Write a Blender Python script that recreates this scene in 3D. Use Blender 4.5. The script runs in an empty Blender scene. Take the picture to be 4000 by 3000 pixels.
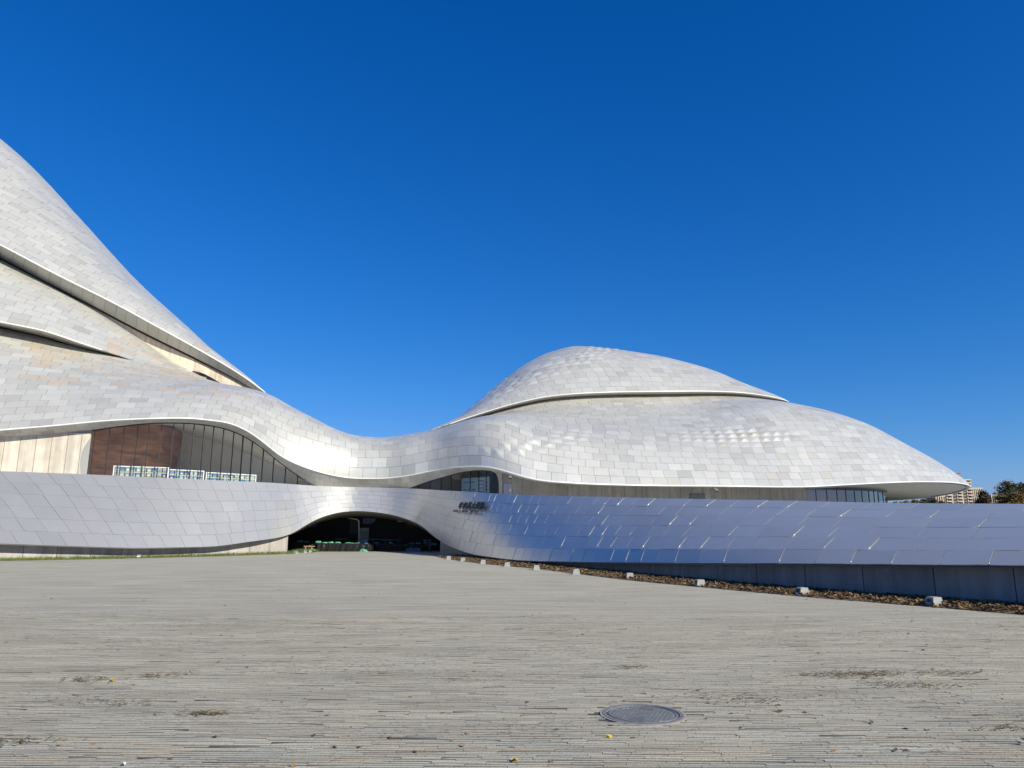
import bpy, math, random
import numpy as np
R = math.radians
random.seed(7); rng = np.random.default_rng(11)
sc = bpy.context.scene
COL = sc.collection

# ------------------------------------------------------------------ camera, sky, sun, exposure
F_PX, PITCH, EYE = 2800.0, R(11.63), 1.65
cam = bpy.data.cameras.new('camera'); cam.sensor_width = 36; cam.lens = 36*F_PX/4000
cam.clip_end = 8000; cam.clip_start = 0.05
camo = bpy.data.objects.new('camera', cam); COL.objects.link(camo)
camo.location = (0, 0, EYE); camo.rotation_euler = (R(90)+PITCH, 0, 0)
sc.camera = camo
SUN_EL, SUN_AZ = R(30), R(132)          # azimuth clockwise from +Y (the view direction)
sd = np.array([math.cos(SUN_EL)*math.sin(SUN_AZ), math.cos(SUN_EL)*math.cos(SUN_AZ), math.sin(SUN_EL)])
world = bpy.data.worlds.new('World'); sc.world = world; world.use_nodes = True
wn = world.node_tree.nodes; wl = world.node_tree.links; wn.clear()
sky = wn.new('ShaderNodeTexSky'); sky.sky_type = 'NISHITA'; sky.sun_disc = False
sky.sun_elevation = SUN_EL; sky.sun_rotation = SUN_AZ; sky.air_density = 1.0; sky.dust_density = 0.15; sky.ozone_density = 2.5
hsv = wn.new('ShaderNodeHueSaturation'); hsv.inputs['Saturation'].default_value = 1.41; hsv.inputs['Value'].default_value = 1.0; hsv.inputs['Hue'].default_value = .503
tint = wn.new('ShaderNodeMix'); tint.data_type = 'RGBA'; tint.blend_type = 'MULTIPLY'; tint.inputs[0].default_value = 1; tint.inputs[7].default_value = (.44, .875, 1.13, 1)
bg = wn.new('ShaderNodeBackground'); bg.inputs['Strength'].default_value = 0.09
wo = wn.new('ShaderNodeOutputWorld')
wl.new(sky.outputs[0], hsv.inputs['Color']); wl.new(hsv.outputs[0], tint.inputs[6]); 
sp = wn.new('ShaderNodeSeparateColor'); cb = wn.new('ShaderNodeCombineColor'); m1 = wn.new('ShaderNodeMath'); m1.operation = 'MULTIPLY_ADD'; m1.inputs[1].default_value = .11; m1.inputs[2].default_value = .885
m2 = wn.new('ShaderNodeMath'); m2.operation = 'DIVIDE'; wl.new(tint.outputs[2], sp.inputs[0]); wl.new(sp.outputs[1], m1.inputs[0]); wl.new(sp.outputs[1], m2.inputs[0]); wl.new(m1.outputs[0], m2.inputs[1])
wl.new(sp.outputs[0], cb.inputs[0]); wl.new(m2.outputs[0], cb.inputs[1]); m3 = wn.new('ShaderNodeMath'); m3.operation = 'MULTIPLY_ADD'; m3.inputs[1].default_value = .045; m3.inputs[2].default_value = .75; m4 = wn.new('ShaderNodeMath'); m4.operation = 'DIVIDE'; wl.new(sp.outputs[2], m3.inputs[0]); wl.new(sp.outputs[2], m4.inputs[0]); wl.new(m3.outputs[0], m4.inputs[1]); wl.new(m4.outputs[0], cb.inputs[2]); wl.new(cb.outputs[0], bg.inputs[0]); wl.new(bg.outputs[0], wo.inputs[0])
sun = bpy.data.lights.new('sun', 'SUN'); sun.energy = 4.8; sun.angle = R(0.53); sun.color = (1.0, 0.945, 0.75)
suno = bpy.data.objects.new('sun', sun); COL.objects.link(suno)
suno.rotation_euler = (R(90)-SUN_EL, 0, math.pi - SUN_AZ)
sc.view_settings.view_transform = 'Standard'; sc.view_settings.look = 'None'
sc.view_settings.exposure = 0.35; sc.view_settings.gamma = 1.0

# ------------------------------------------------------------------ helpers
ca, sa = math.cos(PITCH), math.sin(PITCH)
def W(px, py, d):
    """point seen at photo pixel (px,py) standing d metres ahead of the camera"""
    px, py, d = np.asarray(px, float), np.asarray(py, float), np.asarray(d, float)
    cx, cy = (px-2000)/F_PX, (1500-py)/F_PX
    y = ca - sa*cy; z = sa + ca*cy
    k = d/y
    return np.stack([cx*k, d+0*k, EYE+z*k], -1)
def GD(py):
    a = np.arctan((np.asarray(py, float)-1500)/F_PX)-PITCH
    return EYE/np.tan(a)
def G(px, py):
    p = W(px, py, GD(py)); p[..., 2] = 0
    return p
def proj(P):
    P = np.asarray(P, float)
    y = P[..., 1]*ca + (P[..., 2]-EYE)*sa
    v = -P[..., 1]*sa + (P[..., 2]-EYE)*ca
    return 2000+F_PX*P[..., 0]/y, 1500-F_PX*v/y
def pchip(x, y, xq):
    x, y = np.asarray(x, float), np.asarray(y, float)
    h = np.diff(x); dl = np.diff(y)/h; n = len(x); m = np.zeros(n)
    for i in range(1, n-1):
        if dl[i-1]*dl[i] > 0:
            w1, w2 = 2*h[i]+h[i-1], h[i]+2*h[i-1]
            m[i] = (w1+w2)/(w1/dl[i-1]+w2/dl[i])
    m[0], m[-1] = dl[0], dl[-1]
    i = np.clip(np.searchsorted(x, xq)-1, 0, n-2); t = (xq-x[i])/h[i]
    return ((2*t**3-3*t**2+1)*y[i]+(t**3-2*t**2+t)*h[i]*m[i]+(-2*t**3+3*t**2)*y[i+1]+(t**3-t**2)*h[i]*m[i+1])
def smooth(a, sig):
    if sig <= 0: return a
    n = int(3*sig)+1; k = np.exp(-0.5*(np.arange(-n, n+1)/sig)**2); k /= k.sum()
    if a.ndim == 1: a = a[:, None]; flat = True
    else: flat = False
    lo = 2*a[0]-a[n:0:-1]; hi = 2*a[-1]-a[-2:-n-2:-1]
    b = np.concatenate([lo, a, hi]); out = np.stack([np.convolve(b[:, j], k, 'valid') for j in range(a.shape[1])], 1)
    return out[:, 0] if flat else out
def dense(keys, par, n, sig):
    """keys (m,k) over parameter par -> n samples, smoothed"""
    q = np.linspace(par[0], par[-1], n)
    return smooth(np.stack([pchip(par, keys[:, j], q) for j in range(keys.shape[1])], 1), sig)
def chord(P): return np.concatenate([[0], np.cumsum(np.linalg.norm(np.diff(P, axis=0), axis=1))])
def norm(v): return v/np.maximum(np.linalg.norm(v, axis=-1, keepdims=True), 1e-9)

def base_of(o):
    p = np.zeros(3)
    while o is not None: p = p+np.array(o.location); o = o.parent
    return p
def obj(name, V, F, mat, parent=None, smooth_shade=False, colors=None, mats=None, midx=None):
    """link one mesh object; V in world coordinates, shifted into the parent's space (parents are only translated)"""
    V = np.asarray(V, float)
    if parent is not None: V = V-base_of(parent)
    me = bpy.data.meshes.new(name)
    me.from_pydata(V.tolist(), [], [tuple(int(i) for i in f) for f in F])
    for m in ([mat] if mats is None else mats): me.materials.append(m)
    if midx is not None: me.polygons.foreach_set('material_index', np.asarray(midx, np.int32))
    if smooth_shade: me.polygons.foreach_set('use_smooth', np.ones(len(me.polygons), bool))
    if colors is not None:
        at = me.color_attributes.new('tone', 'FLOAT_COLOR', 'CORNER')
        cnt = np.array([len(f) for f in F]); c = np.repeat(np.asarray(colors, float), cnt, axis=0)
        at.data.foreach_set('color', np.concatenate([c, np.ones((len(c), 1))], 1).ravel())
    me.update()
    o = bpy.data.objects.new(name, me); COL.objects.link(o)
    if parent is not None: o.parent = parent
    return o
def thing(name, label, cat, loc=(0, 0, 0), group=None, rz=0):
    o = bpy.data.objects.new(name, None); COL.objects.link(o); o.location = tuple(float(c) for c in loc); o.rotation_euler = (0, 0, rz)
    o.empty_display_size = 0.3
    o['label'] = label; o['category'] = cat
    if group: o['group'] = group
    return o
def tag(o, label, cat, group=None, kind=None):
    if label: o['label'] = label
    if cat: o['category'] = cat
    if group: o['group'] = group
    if kind: o['kind'] = kind
    return o
class MB:
    def __init__(s): s.V = []; s.F = []; s.C = []; s.M = []
    def add(s, V, F, c=None, m=0):
        b = len(s.V); s.V += [tuple(v) for v in V]
        for f in F: s.F.append(tuple(i+b for i in f)); s.C.append(c or (1, 1, 1)); s.M.append(m)
    def frame(s, o, ax, ay, az, lo, hi, c=None, m=0, taper=1.0):
        """box in a local frame; the +az end scaled by taper"""
        o, ax, ay, az = map(np.asarray, (o, ax, ay, az)); V = []
        mx, my = (lo[0]+hi[0])/2, (lo[1]+hi[1])/2
        for z in (lo[2], hi[2]):
            k = taper if z == hi[2] else 1
            for x, y in ((lo[0], lo[1]), (hi[0], lo[1]), (hi[0], hi[1]), (lo[0], hi[1])):
                V.append(o+ax*(mx+(x-mx)*k)+ay*(my+(y-my)*k)+az*z)
        s.add(V, [(3, 2, 1, 0), (4, 5, 6, 7), (0, 1, 5, 4), (1, 2, 6, 5), (2, 3, 7, 6), (3, 0, 4, 7)], c, m)
    def box(s, lo, hi, c=None, m=0): s.frame((0, 0, 0), (1, 0, 0), (0, 1, 0), (0, 0, 1), lo, hi, c, m)
    def tube(s, P, r, n=8, c=None, m=0, cap=True):
        P = np.asarray(P, float); T = norm(np.gradient(P, axis=0)); V = []
        rr = np.broadcast_to(np.asarray(r, float), (len(P),))
        for p, t, q in zip(P, T, rr):
            up = np.array([0, 0, 1.]) if abs(t[2]) < .9 else np.array([1., 0, 0])
            a = np.cross(t, up); a /= np.linalg.norm(a); b = np.cross(a, t)
            for k in range(n):
                w = 2*math.pi*k/n; V.append(p+q*(a*math.cos(w)+b*math.sin(w)))
        F = [(i*n+k, i*n+(k+1) % n, (i+1)*n+(k+1) % n, (i+1)*n+k) for i in range(len(P)-1) for k in range(n)]
        if cap: F += [tuple(range(n-1, -1, -1)), tuple((len(P)-1)*n+k for k in range(n))]
        s.add(V, F, c, m)
    def lathe(s, o, prof, n=24, c=None, m=0):
        o = np.asarray(o, float); V = []
        for r, z in prof:
            for k in range(n):
                w = 2*math.pi*k/n; V.append(o+np.array([r*math.cos(w), r*math.sin(w), z]))
        F = [(i*n+k, i*n+(k+1) % n, (i+1)*n+(k+1) % n, (i+1)*n+k) for i in range(len(prof)-1) for k in range(n)]
        F += [tuple(range(n-1, -1, -1)), tuple((len(prof)-1)*n+k for k in range(n))]
        s.add(V, F, c, m)
    def build(s, name, mat, parent=None, sm=False, col=False, mats=None):
        return obj(name, np.array(s.V), s.F, mat, parent, sm, np.array(s.C) if col else None, mats, s.M if mats else None)
def grid_mesh(Gd):
    a, b = Gd.shape[:2]
    i = (np.arange(a-1)[:, None]*b+np.arange(b-1)[None]).ravel()
    return Gd.reshape(-1, 3), np.stack([i, i+b, i+b+1, i+1], 1)
def ruled(A, B, n=2):
    s = np.linspace(0, 1, n)[None, :, None]
    return A[:, None]*(1-s)+B[:, None]*s

# ------------------------------------------------------------------ materials
def mat(name, col=(.5, .5, .5), rough=.6, metal=0., spec=.5, attr=False, noise=None, bump=None, coat=0.):
    """procedural principled; noise=(scale, dark factor, bright factor) mottles the colour, bump=(scale, strength, distance)"""
    m = bpy.data.materials.new(name); m.use_nodes = True; nt = m.node_tree; N, L = nt.nodes, nt.links
    b = N['Principled BSDF']; b.inputs['Roughness'].default_value = rough; b.inputs['Metallic'].default_value = metal
    b.inputs['Specular IOR Level'].default_value = spec; b.inputs['Base Color'].default_value = (*col, 1)
    b.inputs['Coat Weight'].default_value = coat
    tc = N.new('ShaderNodeTexCoord'); src = None
    if attr:
        a = N.new('ShaderNodeAttribute'); a.attribute_name = 'tone'; src = a.outputs['Color']
    if noise:
        t = N.new('ShaderNodeTexNoise'); t.inputs['Scale'].default_value = noise[0]; t.inputs['Detail'].default_value = 6; t.inputs['Roughness'].default_value = .62
        L.new(tc.outputs['Object'], t.inputs['Vector'])
        r = N.new('ShaderNodeMapRange'); r.inputs['From Min'].default_value = .3; r.inputs['From Max'].default_value = .7
        r.inputs['To Min'].default_value = noise[1]; r.inputs['To Max'].default_value = noise[2]; L.new(t.outputs['Fac'], r.inputs['Value'])
        v = N.new('ShaderNodeVectorMath'); v.operation = 'MULTIPLY'
        if src is None: v.inputs[0].default_value = col
        else: L.new(src, v.inputs[0])
        L.new(r.outputs[0], v.inputs[1]); src = v.outputs[0]
    if src is not None: L.new(src, b.inputs['Base Color'])
    if bump:
        t2 = N.new('ShaderNodeTexNoise'); t2.inputs['Scale'].default_value = bump[0]; t2.inputs['Detail'].default_value = 5
        L.new(tc.outputs['Object'], t2.inputs['Vector'])
        bp = N.new('ShaderNodeBump'); bp.inputs['Strength'].default_value = bump[1]; bp.inputs['Distance'].default_value = bump[2]
        L.new(t2.outputs['Fac'], bp.inputs['Height']); L.new(bp.outputs[0], b.inputs['Normal'])
    return m
M = {}
M['panel'] = mat('aluminium_panel', rough=.345, metal=.35, attr=True, noise=(.9, .95, 1.04))
M['skirt'] = mat('aluminium_skirt_panel', rough=.32, metal=.56, attr=True, noise=(.7, .96, 1.03))
M['trim'] = mat('white_trim', (.78, .78, .77), rough=.35, metal=.1)
M['backing'] = mat('panel_backing', (.30, .305, .31), rough=.8)
M['soffit'] = mat('soffit_panel', rough=.6, attr=True, noise=(1.5, .93, 1.05))
M['dark'] = mat('dark_joint', (.012, .012, .013), rough=.8)
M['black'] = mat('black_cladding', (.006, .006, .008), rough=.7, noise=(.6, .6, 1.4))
def concrete(name, col, streak=.25):
    m = mat(name, col, rough=.85, spec=.25, attr=True, noise=(1.6, .86, 1.1), bump=(14, .25, .02))
    nt = m.node_tree; N, L = nt.nodes, nt.links; b = N['Principled BSDF']; old = b.inputs['Base Color'].links[0].from_socket
    tc = N.new('ShaderNodeTexCoord'); mp = N.new('ShaderNodeMapping'); mp.inputs['Scale'].default_value = (2.2, 2.2, .12)
    t = N.new('ShaderNodeTexNoise'); t.inputs['Scale'].default_value = 1.3; t.inputs['Detail'].default_value = 7; t.inputs['Roughness'].default_value = .65
    L.new(tc.outputs['Object'], mp.inputs[0]); L.new(mp.outputs[0], t.inputs['Vector'])
    r = N.new('ShaderNodeMapRange'); r.inputs['From Min'].default_value = .36; r.inputs['From Max'].default_value = .66
    r.inputs['To Min'].default_value = 1-streak; r.inputs['To Max'].default_value = 1.06; L.new(t.outputs['Fac'], r.inputs['Value'])
    v = N.new('ShaderNodeVectorMath'); v.operation = 'MULTIPLY'; L.new(old, v.inputs[0]); L.new(r.outputs[0], v.inputs[1]); L.new(v.outputs[0], b.inputs['Base Color'])
    return m
M['concrete'] = concrete('cast_concrete', (1, 1, 1))
M['asphalt'] = mat('bed_soil', (.09, .07, .05), rough=.95, noise=(5, .6, 1.4), bump=(20, .6, .05))
def glass(name, tint, refl=1.0, rough=.0, see=.8):
    m = bpy.data.materials.new(name); m.use_nodes = True; nt = m.node_tree; N, L = nt.nodes, nt.links; N.clear()
    out = N.new('ShaderNodeOutputMaterial'); mx = N.new('ShaderNodeMixShader'); tr = N.new('ShaderNodeBsdfTransparent'); gl = N.new('ShaderNodeBsdfGlossy')
    tr.inputs[0].default_value = (*[c*see for c in tint], 1); gl.inputs['Roughness'].default_value = rough; gl.inputs[0].default_value = (.95, .97, 1, 1)
    fr = N.new('ShaderNodeLayerWeight'); pw = N.new('ShaderNodeMath'); pw.operation = 'POWER'; pw.inputs[1].default_value = 4; L.new(fr.outputs['Facing'], pw.inputs[0])
    ma = N.new('ShaderNodeMath'); ma.operation = 'MULTIPLY_ADD'; ma.inputs[1].default_value = .8; ma.inputs[2].default_value = .03*refl; ma.use_clamp = True
    tc = N.new('ShaderNodeTexCoord'); t = N.new('ShaderNodeTexNoise'); t.inputs['Scale'].default_value = .7; t.inputs['Detail'].default_value = 2
    bp = N.new('ShaderNodeBump'); bp.inputs['Strength'].default_value = .25; bp.inputs['Distance'].default_value = .06
    L.new(tc.outputs['Object'], t.inputs['Vector']); L.new(t.outputs['Fac'], bp.inputs['Height']); L.new(bp.outputs[0], gl.inputs['Normal'])
    L.new(pw.outputs[0], ma.inputs[0]); L.new(ma.outputs[0], mx.inputs[0]); L.new(tr.outputs[0], mx.inputs[1]); L.new(gl.outputs[0], mx.inputs[2]); L.new(mx.outputs[0], out.inputs[0])
    return m
M['glass'] = glass('window_glass', (.93, .94, .92), 1.0, see=1.)
M['glass_green'] = glass('mirror_glass', (.6, .72, .7), 5.0, see=.5)
M['mullion'] = mat('mullion_metal', (.035, .037, .04), rough=.4, metal=.4)
M['door'] = mat('grey_door_paint', (.20, .21, .25), rough=.45, noise=(3, .9, 1.08))
M['white'] = mat('white_paint', (.78, .79, .8), rough=.45, noise=(6, .92, 1.03))
M['tone'] = mat('painted_colour', rough=.6, attr=True, noise=(5, .88, 1.08))

# ------------------------------------------------------------------ surfaces made of panels
class Surf:
    """a sheet: dense grid Gd[t, s]; u = metres along its first row, v = metres up from that row"""
    def __init__(s, Gd, L=None):
        s.G = Gd; s.nt, s.ns = Gd.shape[:2]
        seg = np.linalg.norm(np.diff(Gd, axis=1), axis=2); s.len = np.maximum(seg.sum(1), 1e-3)
        s.L = s.len if L is None else np.minimum(L, s.len)
        s.U = chord(Gd[:, 0]); s.um = s.U[-1]; s.pxm = proj(Gd[:, s.ns//2 if L is None else 4])[0]
        # outward normals
        du = np.gradient(Gd, axis=0); dv = np.gradient(Gd, axis=1); s.N = norm(np.cross(du, dv))
    def at(s, u, v, rel=False):
        ti = np.interp(u, s.U, np.arange(s.nt)); i = np.clip(ti.astype(int), 0, s.nt-2); f = (ti-i)
        if rel: sv = v*(s.ns-1)
        else:
            ln = s.len[i]*(1-f)+s.len[i+1]*f; Lc = s.L[i]*(1-f)+s.L[i+1]*f
            sv = np.clip(np.minimum(v, Lc)/ln, 0, 1)*(s.ns-1)
        j = np.clip(sv.astype(int), 0, s.ns-2); g = sv-j
        f = f[..., None]; g = g[..., None]
        def bl(A): return (A[i, j]*(1-g)+A[i, j+1]*g)*(1-f)+(A[i+1, j]*(1-g)+A[i+1, j+1]*g)*f
        return bl(s.G), norm(bl(s.N))
    def Lat(s, u): return np.interp(u, s.U, s.L)
def reparam(cols):
    """equal arc-length steps along every column"""
    out = np.empty_like(cols); n = cols.shape[1]
    for i, c in enumerate(cols):
        a = chord(c); q = np.linspace(0, a[-1], n) if a[-1] > 1e-6 else None
        out[i] = c if q is None else np.stack([np.interp(q, a, c[:, k]) for k in range(3)], 1)
    return out
def clad(name, S, mat_, parent, rows, plen, tone, gap=.02, skew=None, rel=False, lift=.012, thick=.05, n=3, dimple=None, jit=.12, uspan=None, proud=None, keep=None):
    """rows: list of (v0, v1) — metres, or fractions when rel — filled with staggered plates, each its own small plate of metal"""
    V, F, C = [], [], []; base = 0
    u_lo, u_hi = uspan or (0, S.um)
    for ri, (v0, v1) in enumerate(rows):
        u = u_lo-plen*(.5*(ri % 2)+.25*random.random())
        while u < u_hi:
            ln = plen*(1+jit*(random.random()*2-1)); u0, u1 = max(u, u_lo), min(u+ln, u_hi); u += ln
            if u1-u0 < .15: continue
            um = (u0+u1)/2
            if not rel and S.Lat(np.array([u0, um, u1])).max() < v0+.05: continue
            vm = (v0+v1)/2
            c0, nn = S.at(np.array([um]), np.array([vm]), rel)
            qx, qy = proj(c0[0])
            if keep is not None and not keep(qx, qy): continue
            h = (v1-v0) if not rel else 1.0
            k0, k1 = [skew(u_, float(np.interp(u_, S.U, S.pxm))) for u_ in (u0, u1)] if skew else (0, 0)
            nu = nv = n; dm = dimple(qx, qy, ri, int(round(um/plen))) if dimple else 0
            if dm: nu = nv = 8
            a, b = np.meshgrid(np.linspace(0, 1, nu+1), np.linspace(0, 1, nv+1), indexing='ij')
            gv = gap if not rel else gap/max(.3, float(np.interp(um, S.U, S.len)))
            uu = np.clip(u0+gap/2+a*(u1-u0-gap)+(k0+(k1-k0)*a)*(b-.5), 0, S.um); vv = v0+gv/2+b*(v1-v0-gv)
            if ri == 0 or (rel and v0 <= 0): vv = np.maximum(vv, v0)
            P, Nn = S.at(uu.ravel(), vv.ravel(), rel)
            dz = lift+random.random()*.006
            tu, tv = (random.random()-.5)*.010, (random.random()-.5)*.008
            off = dz+(a-.5)*tu+(b-.5)*tv
            if proud: off = off+a*proud(um, qx)
            if dm:
                off = off+dm*np.maximum(0, 1-np.maximum(np.abs(a-.5), np.abs(b-.5))*2.15)**1.25
            P = P+Nn*off.ravel()[:, None]
            idx = (np.arange(nu)[:, None]*(nv+1)+np.arange(nv)[None]).ravel()
            f = np.stack([idx, idx+nv+1, idx+nv+2, idx+1], 1)
            # plate edges
            ring = [(i, 0) for i in range(nu)]+[(nu, j) for j in range(nv)]+[(i, nv) for i in range(nu, 0, -1)]+[(0, j) for j in range(nv, 0, -1)]
            ring = np.array([i*(nv+1)+j for i, j in ring]); low = P[ring]-Nn[ring]*thick
            m0 = len(P); r2 = np.arange(len(ring)); nx = np.roll(r2, -1)
            fe = np.stack([ring, m0+r2, m0+nx, ring[nx]], 1)
            # separate verts for the edge ring so that the plate keeps its smooth face
            top2 = P[ring]; fe = np.stack([m0+r2, m0+len(ring)+r2, m0+len(ring)+nx, m0+nx], 1)
            V.append(np.concatenate([P, top2, low])); ff = np.concatenate([f, fe])+base; F.append(ff)
            C.append(np.repeat(np.array([tone(qx, qy)]), len(ff), 0)); base += len(P)+2*len(ring)
    V = np.concatenate(V); F = np.concatenate(F); C = np.concatenate(C)
    A = V[F]; ar = np.linalg.norm(np.cross(A[:, 2]-A[:, 0], A[:, 3]-A[:, 1]), axis=1); ok = ar > 2e-5
    return obj(name, V, F[ok], mat_, parent, True, C[ok])
def skin(S, depth, smax=None):
    return grid_mesh(S.G-S.N*depth)

def shell(cols, nt=700, sig=7, nb=24, ext=1.0, backz=None):
    """cols: eave px,py,d | ridge px,py,d | eave angle, ridge angle (None = along the sight line) | optional back px,py,d"""
    E = np.array([W(*c[0]) for c in cols]); K = np.array([W(*c[1]) for c in cols])
    ray = np.degrees(np.arctan2(K[:, 2]-EYE, np.hypot(K[:, 0], K[:, 1])))
    tE = np.array([c[2] for c in cols], float); tK = np.array([ray[i] if c[3] is None else c[3] for i, c in enumerate(cols)], float)
    Bk = []
    for i, c in enumerate(cols):
        if len(c) > 4 and c[4] is not None: Bk.append(W(*c[4]))
        else:
            b = K[i].copy(); dr = norm(np.array([K[i][0], K[i][1], 0])); w = 16 if backz is None else backz[0]
            b = b+dr*w; b[2] = 5.0 if backz is None else max(3., K[i][2]-backz[1]); Bk.append(b)
    Bk = np.array(Bk)
    par = chord((E+K)/2)
    D = dense(np.concatenate([E, K, Bk, tE[:, None], tK[:, None]], 1), par, nt, sig)
    E, K, Bk, tE, tK = D[:, 0:3], D[:, 3:6], D[:, 6:9], np.radians(D[:, 9]), np.radians(D[:, 10])
    def bez(A, B, ta, tb, n, k1=.4, k2=.4):
        h = B-A; h[:, 2] = 0; h = norm(h); ln = np.linalg.norm(B-A, axis=1)[:, None]; z = np.array([0, 0, 1.])
        p1 = A+(h*np.cos(ta)[:, None]+z*np.sin(ta)[:, None])*ln*k1
        p2 = B-(h*np.cos(tb)[:, None]+z*np.sin(tb)[:, None])*ln*k2
        s = np.linspace(0, 1, n)[None, :, None]
        return (1-s)**3*A[:, None]+3*(1-s)**2*s*p1[:, None]+3*(1-s)*s*s*p2[:, None]+s**3*B[:, None]
    f1 = bez(E, K, tE, tK, 48); f2 = bez(K, Bk, tK, np.full(len(tK), R(-65)), nb, .18, .4)
    L = np.linalg.norm(np.diff(f1, axis=1), axis=2).sum(1); full = np.concatenate([f1, f2[:, 1:]], 1)
    full = reparam(np.ascontiguousarray(full))
    S = Surf(full, L+ext); S.E, S.K, S.Bk = E, K, Bk
    return S
def rows_of(h, vmax): return [(i*h, (i+1)*h) for i in range(int(vmax/h)+1)]

# panel colours: real differences from plate to plate
def tone_roof(px, py):
    v = .56+.028*random.gauss(0, .8); r = random.random()
    if r < .10: v *= .89
    elif r < .16: v *= 1.09
    w = random.random()*.02
    v *= 1.10; c = np.array([v*(1.02+w), v, v*(.93-w)])
    if 100 < px < 1000 and 1330 < py < 1500+.05*(px) and random.random() < .26: c = np.array([.66, .56, .45])*(.95+.1*random.random())
    elif px > 2500 and random.random() < .06: c = np.array([.62, .58, .50])
    return np.clip(c, 0, .9)
def tone_skirt(px, py):
    v = .48+.011*random.gauss(0, 1); w = random.random()*.015
    v *= 1.13; return np.array([v*(1.02+w), v, v*(.965-w)])
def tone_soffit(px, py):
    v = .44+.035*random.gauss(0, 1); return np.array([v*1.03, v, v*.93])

# ================================================================== GROUND
def ridged(y0, y1, xl, xr):
    """paving of thin stone strips laid on edge: raised ridges with dirt in the grooves between"""
    p = .0515; phi = R(-1.3); n = int((y1-y0)/p); b = y0+np.arange(n)*p; far = np.clip((b-14)/34, 0, 1)
    h = .0058*(1-far)+.0008
    offs = [0, .014, .020, .047]; zz = np.stack([-h, -h, 0*h, 0*h], 1).ravel(); bb = (b[:, None]+np.array(offs)[None]).ravel()
    V = np.concatenate([np.stack([x*math.cos(phi)+0*bb, bb+x*math.sin(phi), zz], 1) for x in (xl, xr)])
    m = len(bb); i = np.arange(m-1)
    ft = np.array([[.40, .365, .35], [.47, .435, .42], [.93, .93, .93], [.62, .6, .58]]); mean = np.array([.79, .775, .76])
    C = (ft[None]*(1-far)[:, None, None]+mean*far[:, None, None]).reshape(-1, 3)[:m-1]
    return V, np.stack([i, i+m, i+m+1, i+1], 1), C
def paving_material():
    m = bpy.data.materials.new('stone_strip_paving'); m.use_nodes = True; nt = m.node_tree; N, L = nt.nodes, nt.links
    b = N['Principled BSDF']; b.inputs['Roughness'].default_value = .8; b.inputs['Specular IOR Level'].default_value = .25
    geo = N.new('ShaderNodeNewGeometry'); sep = N.new('ShaderNodeSeparateXYZ'); L.new(geo.outputs['Position'], sep.inputs[0])
    def noise(scale, vec, det=5, ro=.6):
        mp = N.new('ShaderNodeMapping'); mp.inputs['Scale'].default_value = vec; L.new(geo.outputs['Position'], mp.inputs[0])
        t = N.new('ShaderNodeTexNoise'); t.inputs['Scale'].default_value = scale; t.inputs['Detail'].default_value = det; t.inputs['Roughness'].default_value = ro
        L.new(mp.outputs[0], t.inputs['Vector']); return t.outputs['Fac']
    def rng_(v, a, c, lo, hi):
        r = N.new('ShaderNodeMapRange'); r.inputs['From Min'].default_value = a; r.inputs['From Max'].default_value = c
        r.inputs['To Min'].default_value = lo; r.inputs['To Max'].default_value = hi; L.new(v, r.inputs['Value']); return r.outputs[0]
    def mul(a, c):
        x = N.new('ShaderNodeMath'); x.operation = 'MULTIPLY'; L.new(a, x.inputs[0]); L.new(c, x.inputs[1]); return x.outputs[0]
    def mixc(f, a, c):
        x = N.new('ShaderNodeMix'); x.data_type = 'RGBA'; L.new(f, x.inputs[0])
        for s, v in ((6, a), (7, c)):
            if isinstance(v, tuple): x.inputs[s].default_value = (*v, 1)
            else: L.new(v, x.inputs[s])
        return x.outputs[2]
    at = N.new('ShaderNodeAttribute'); at.attribute_name = 'tone'
    big = rng_(noise(.16, (1, 1, 1)), .3, .7, 0, 1); streak = rng_(noise(1, (.5, 9, 1), 6), .3, .7, .86, 1.12); fine = rng_(noise(60, (1, 1, 1), 4), .3, .7, .8, 1.18)
    mid = rng_(noise(1.0, (.35, 2.2, 1), 5), .32, .68, .80, 1.07)
    warm = mixc(big, (.535, .51, .43), (.50, .487, .425))
    k = mul(mul(streak, fine), mid); vm = N.new('ShaderNodeVectorMath'); vm.operation = 'MULTIPLY'; L.new(warm, vm.inputs[0]); L.new(k, vm.inputs[1])
    vm2 = N.new('ShaderNodeVectorMath'); vm2.operation = 'MULTIPLY'; L.new(vm.outputs[0], vm2.inputs[0]); L.new(at.outputs['Color'], vm2.inputs[1])
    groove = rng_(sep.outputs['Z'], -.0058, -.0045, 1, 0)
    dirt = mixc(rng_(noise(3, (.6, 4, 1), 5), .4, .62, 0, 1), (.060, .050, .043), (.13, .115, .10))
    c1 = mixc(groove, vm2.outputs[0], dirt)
    spot = rng_(noise(5.5, (.55, 1.5, 1), 6, .7), .68, .74, 0, .7); c2 = mixc(spot, c1, (.085, .07, .055))
    chipm = rng_(noise(.45, (.6, 1.6, 1), 4), .46, .6, 0, 1); chip = mul(rng_(noise(17, (.8, 2.2, 1), 3, .6), .56, .63, 0, .85), chipm); c2 = mixc(chip, c2, (.11, .095, .08))
    band = mul(rng_(noise(.9, (.28, 3.2, 1), 5), .56, .68, 0, .55), rng_(noise(.23, (1, 1, 1), 3), .42, .6, 0, 1)); c2 = mixc(band, c2, (.17, .13, .095))
    L.new(c2, b.inputs['Base Color'])
    bp = N.new('ShaderNodeBump'); bp.inputs['Strength'].default_value = .6; bp.inputs['Distance'].default_value = .012
    L.new(noise(45, (1, 1.3, 1), 6, .7), bp.inputs['Height']); L.new(bp.outputs[0], b.inputs['Normal'])
    return m
M['paving'] = paving_material()
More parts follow.
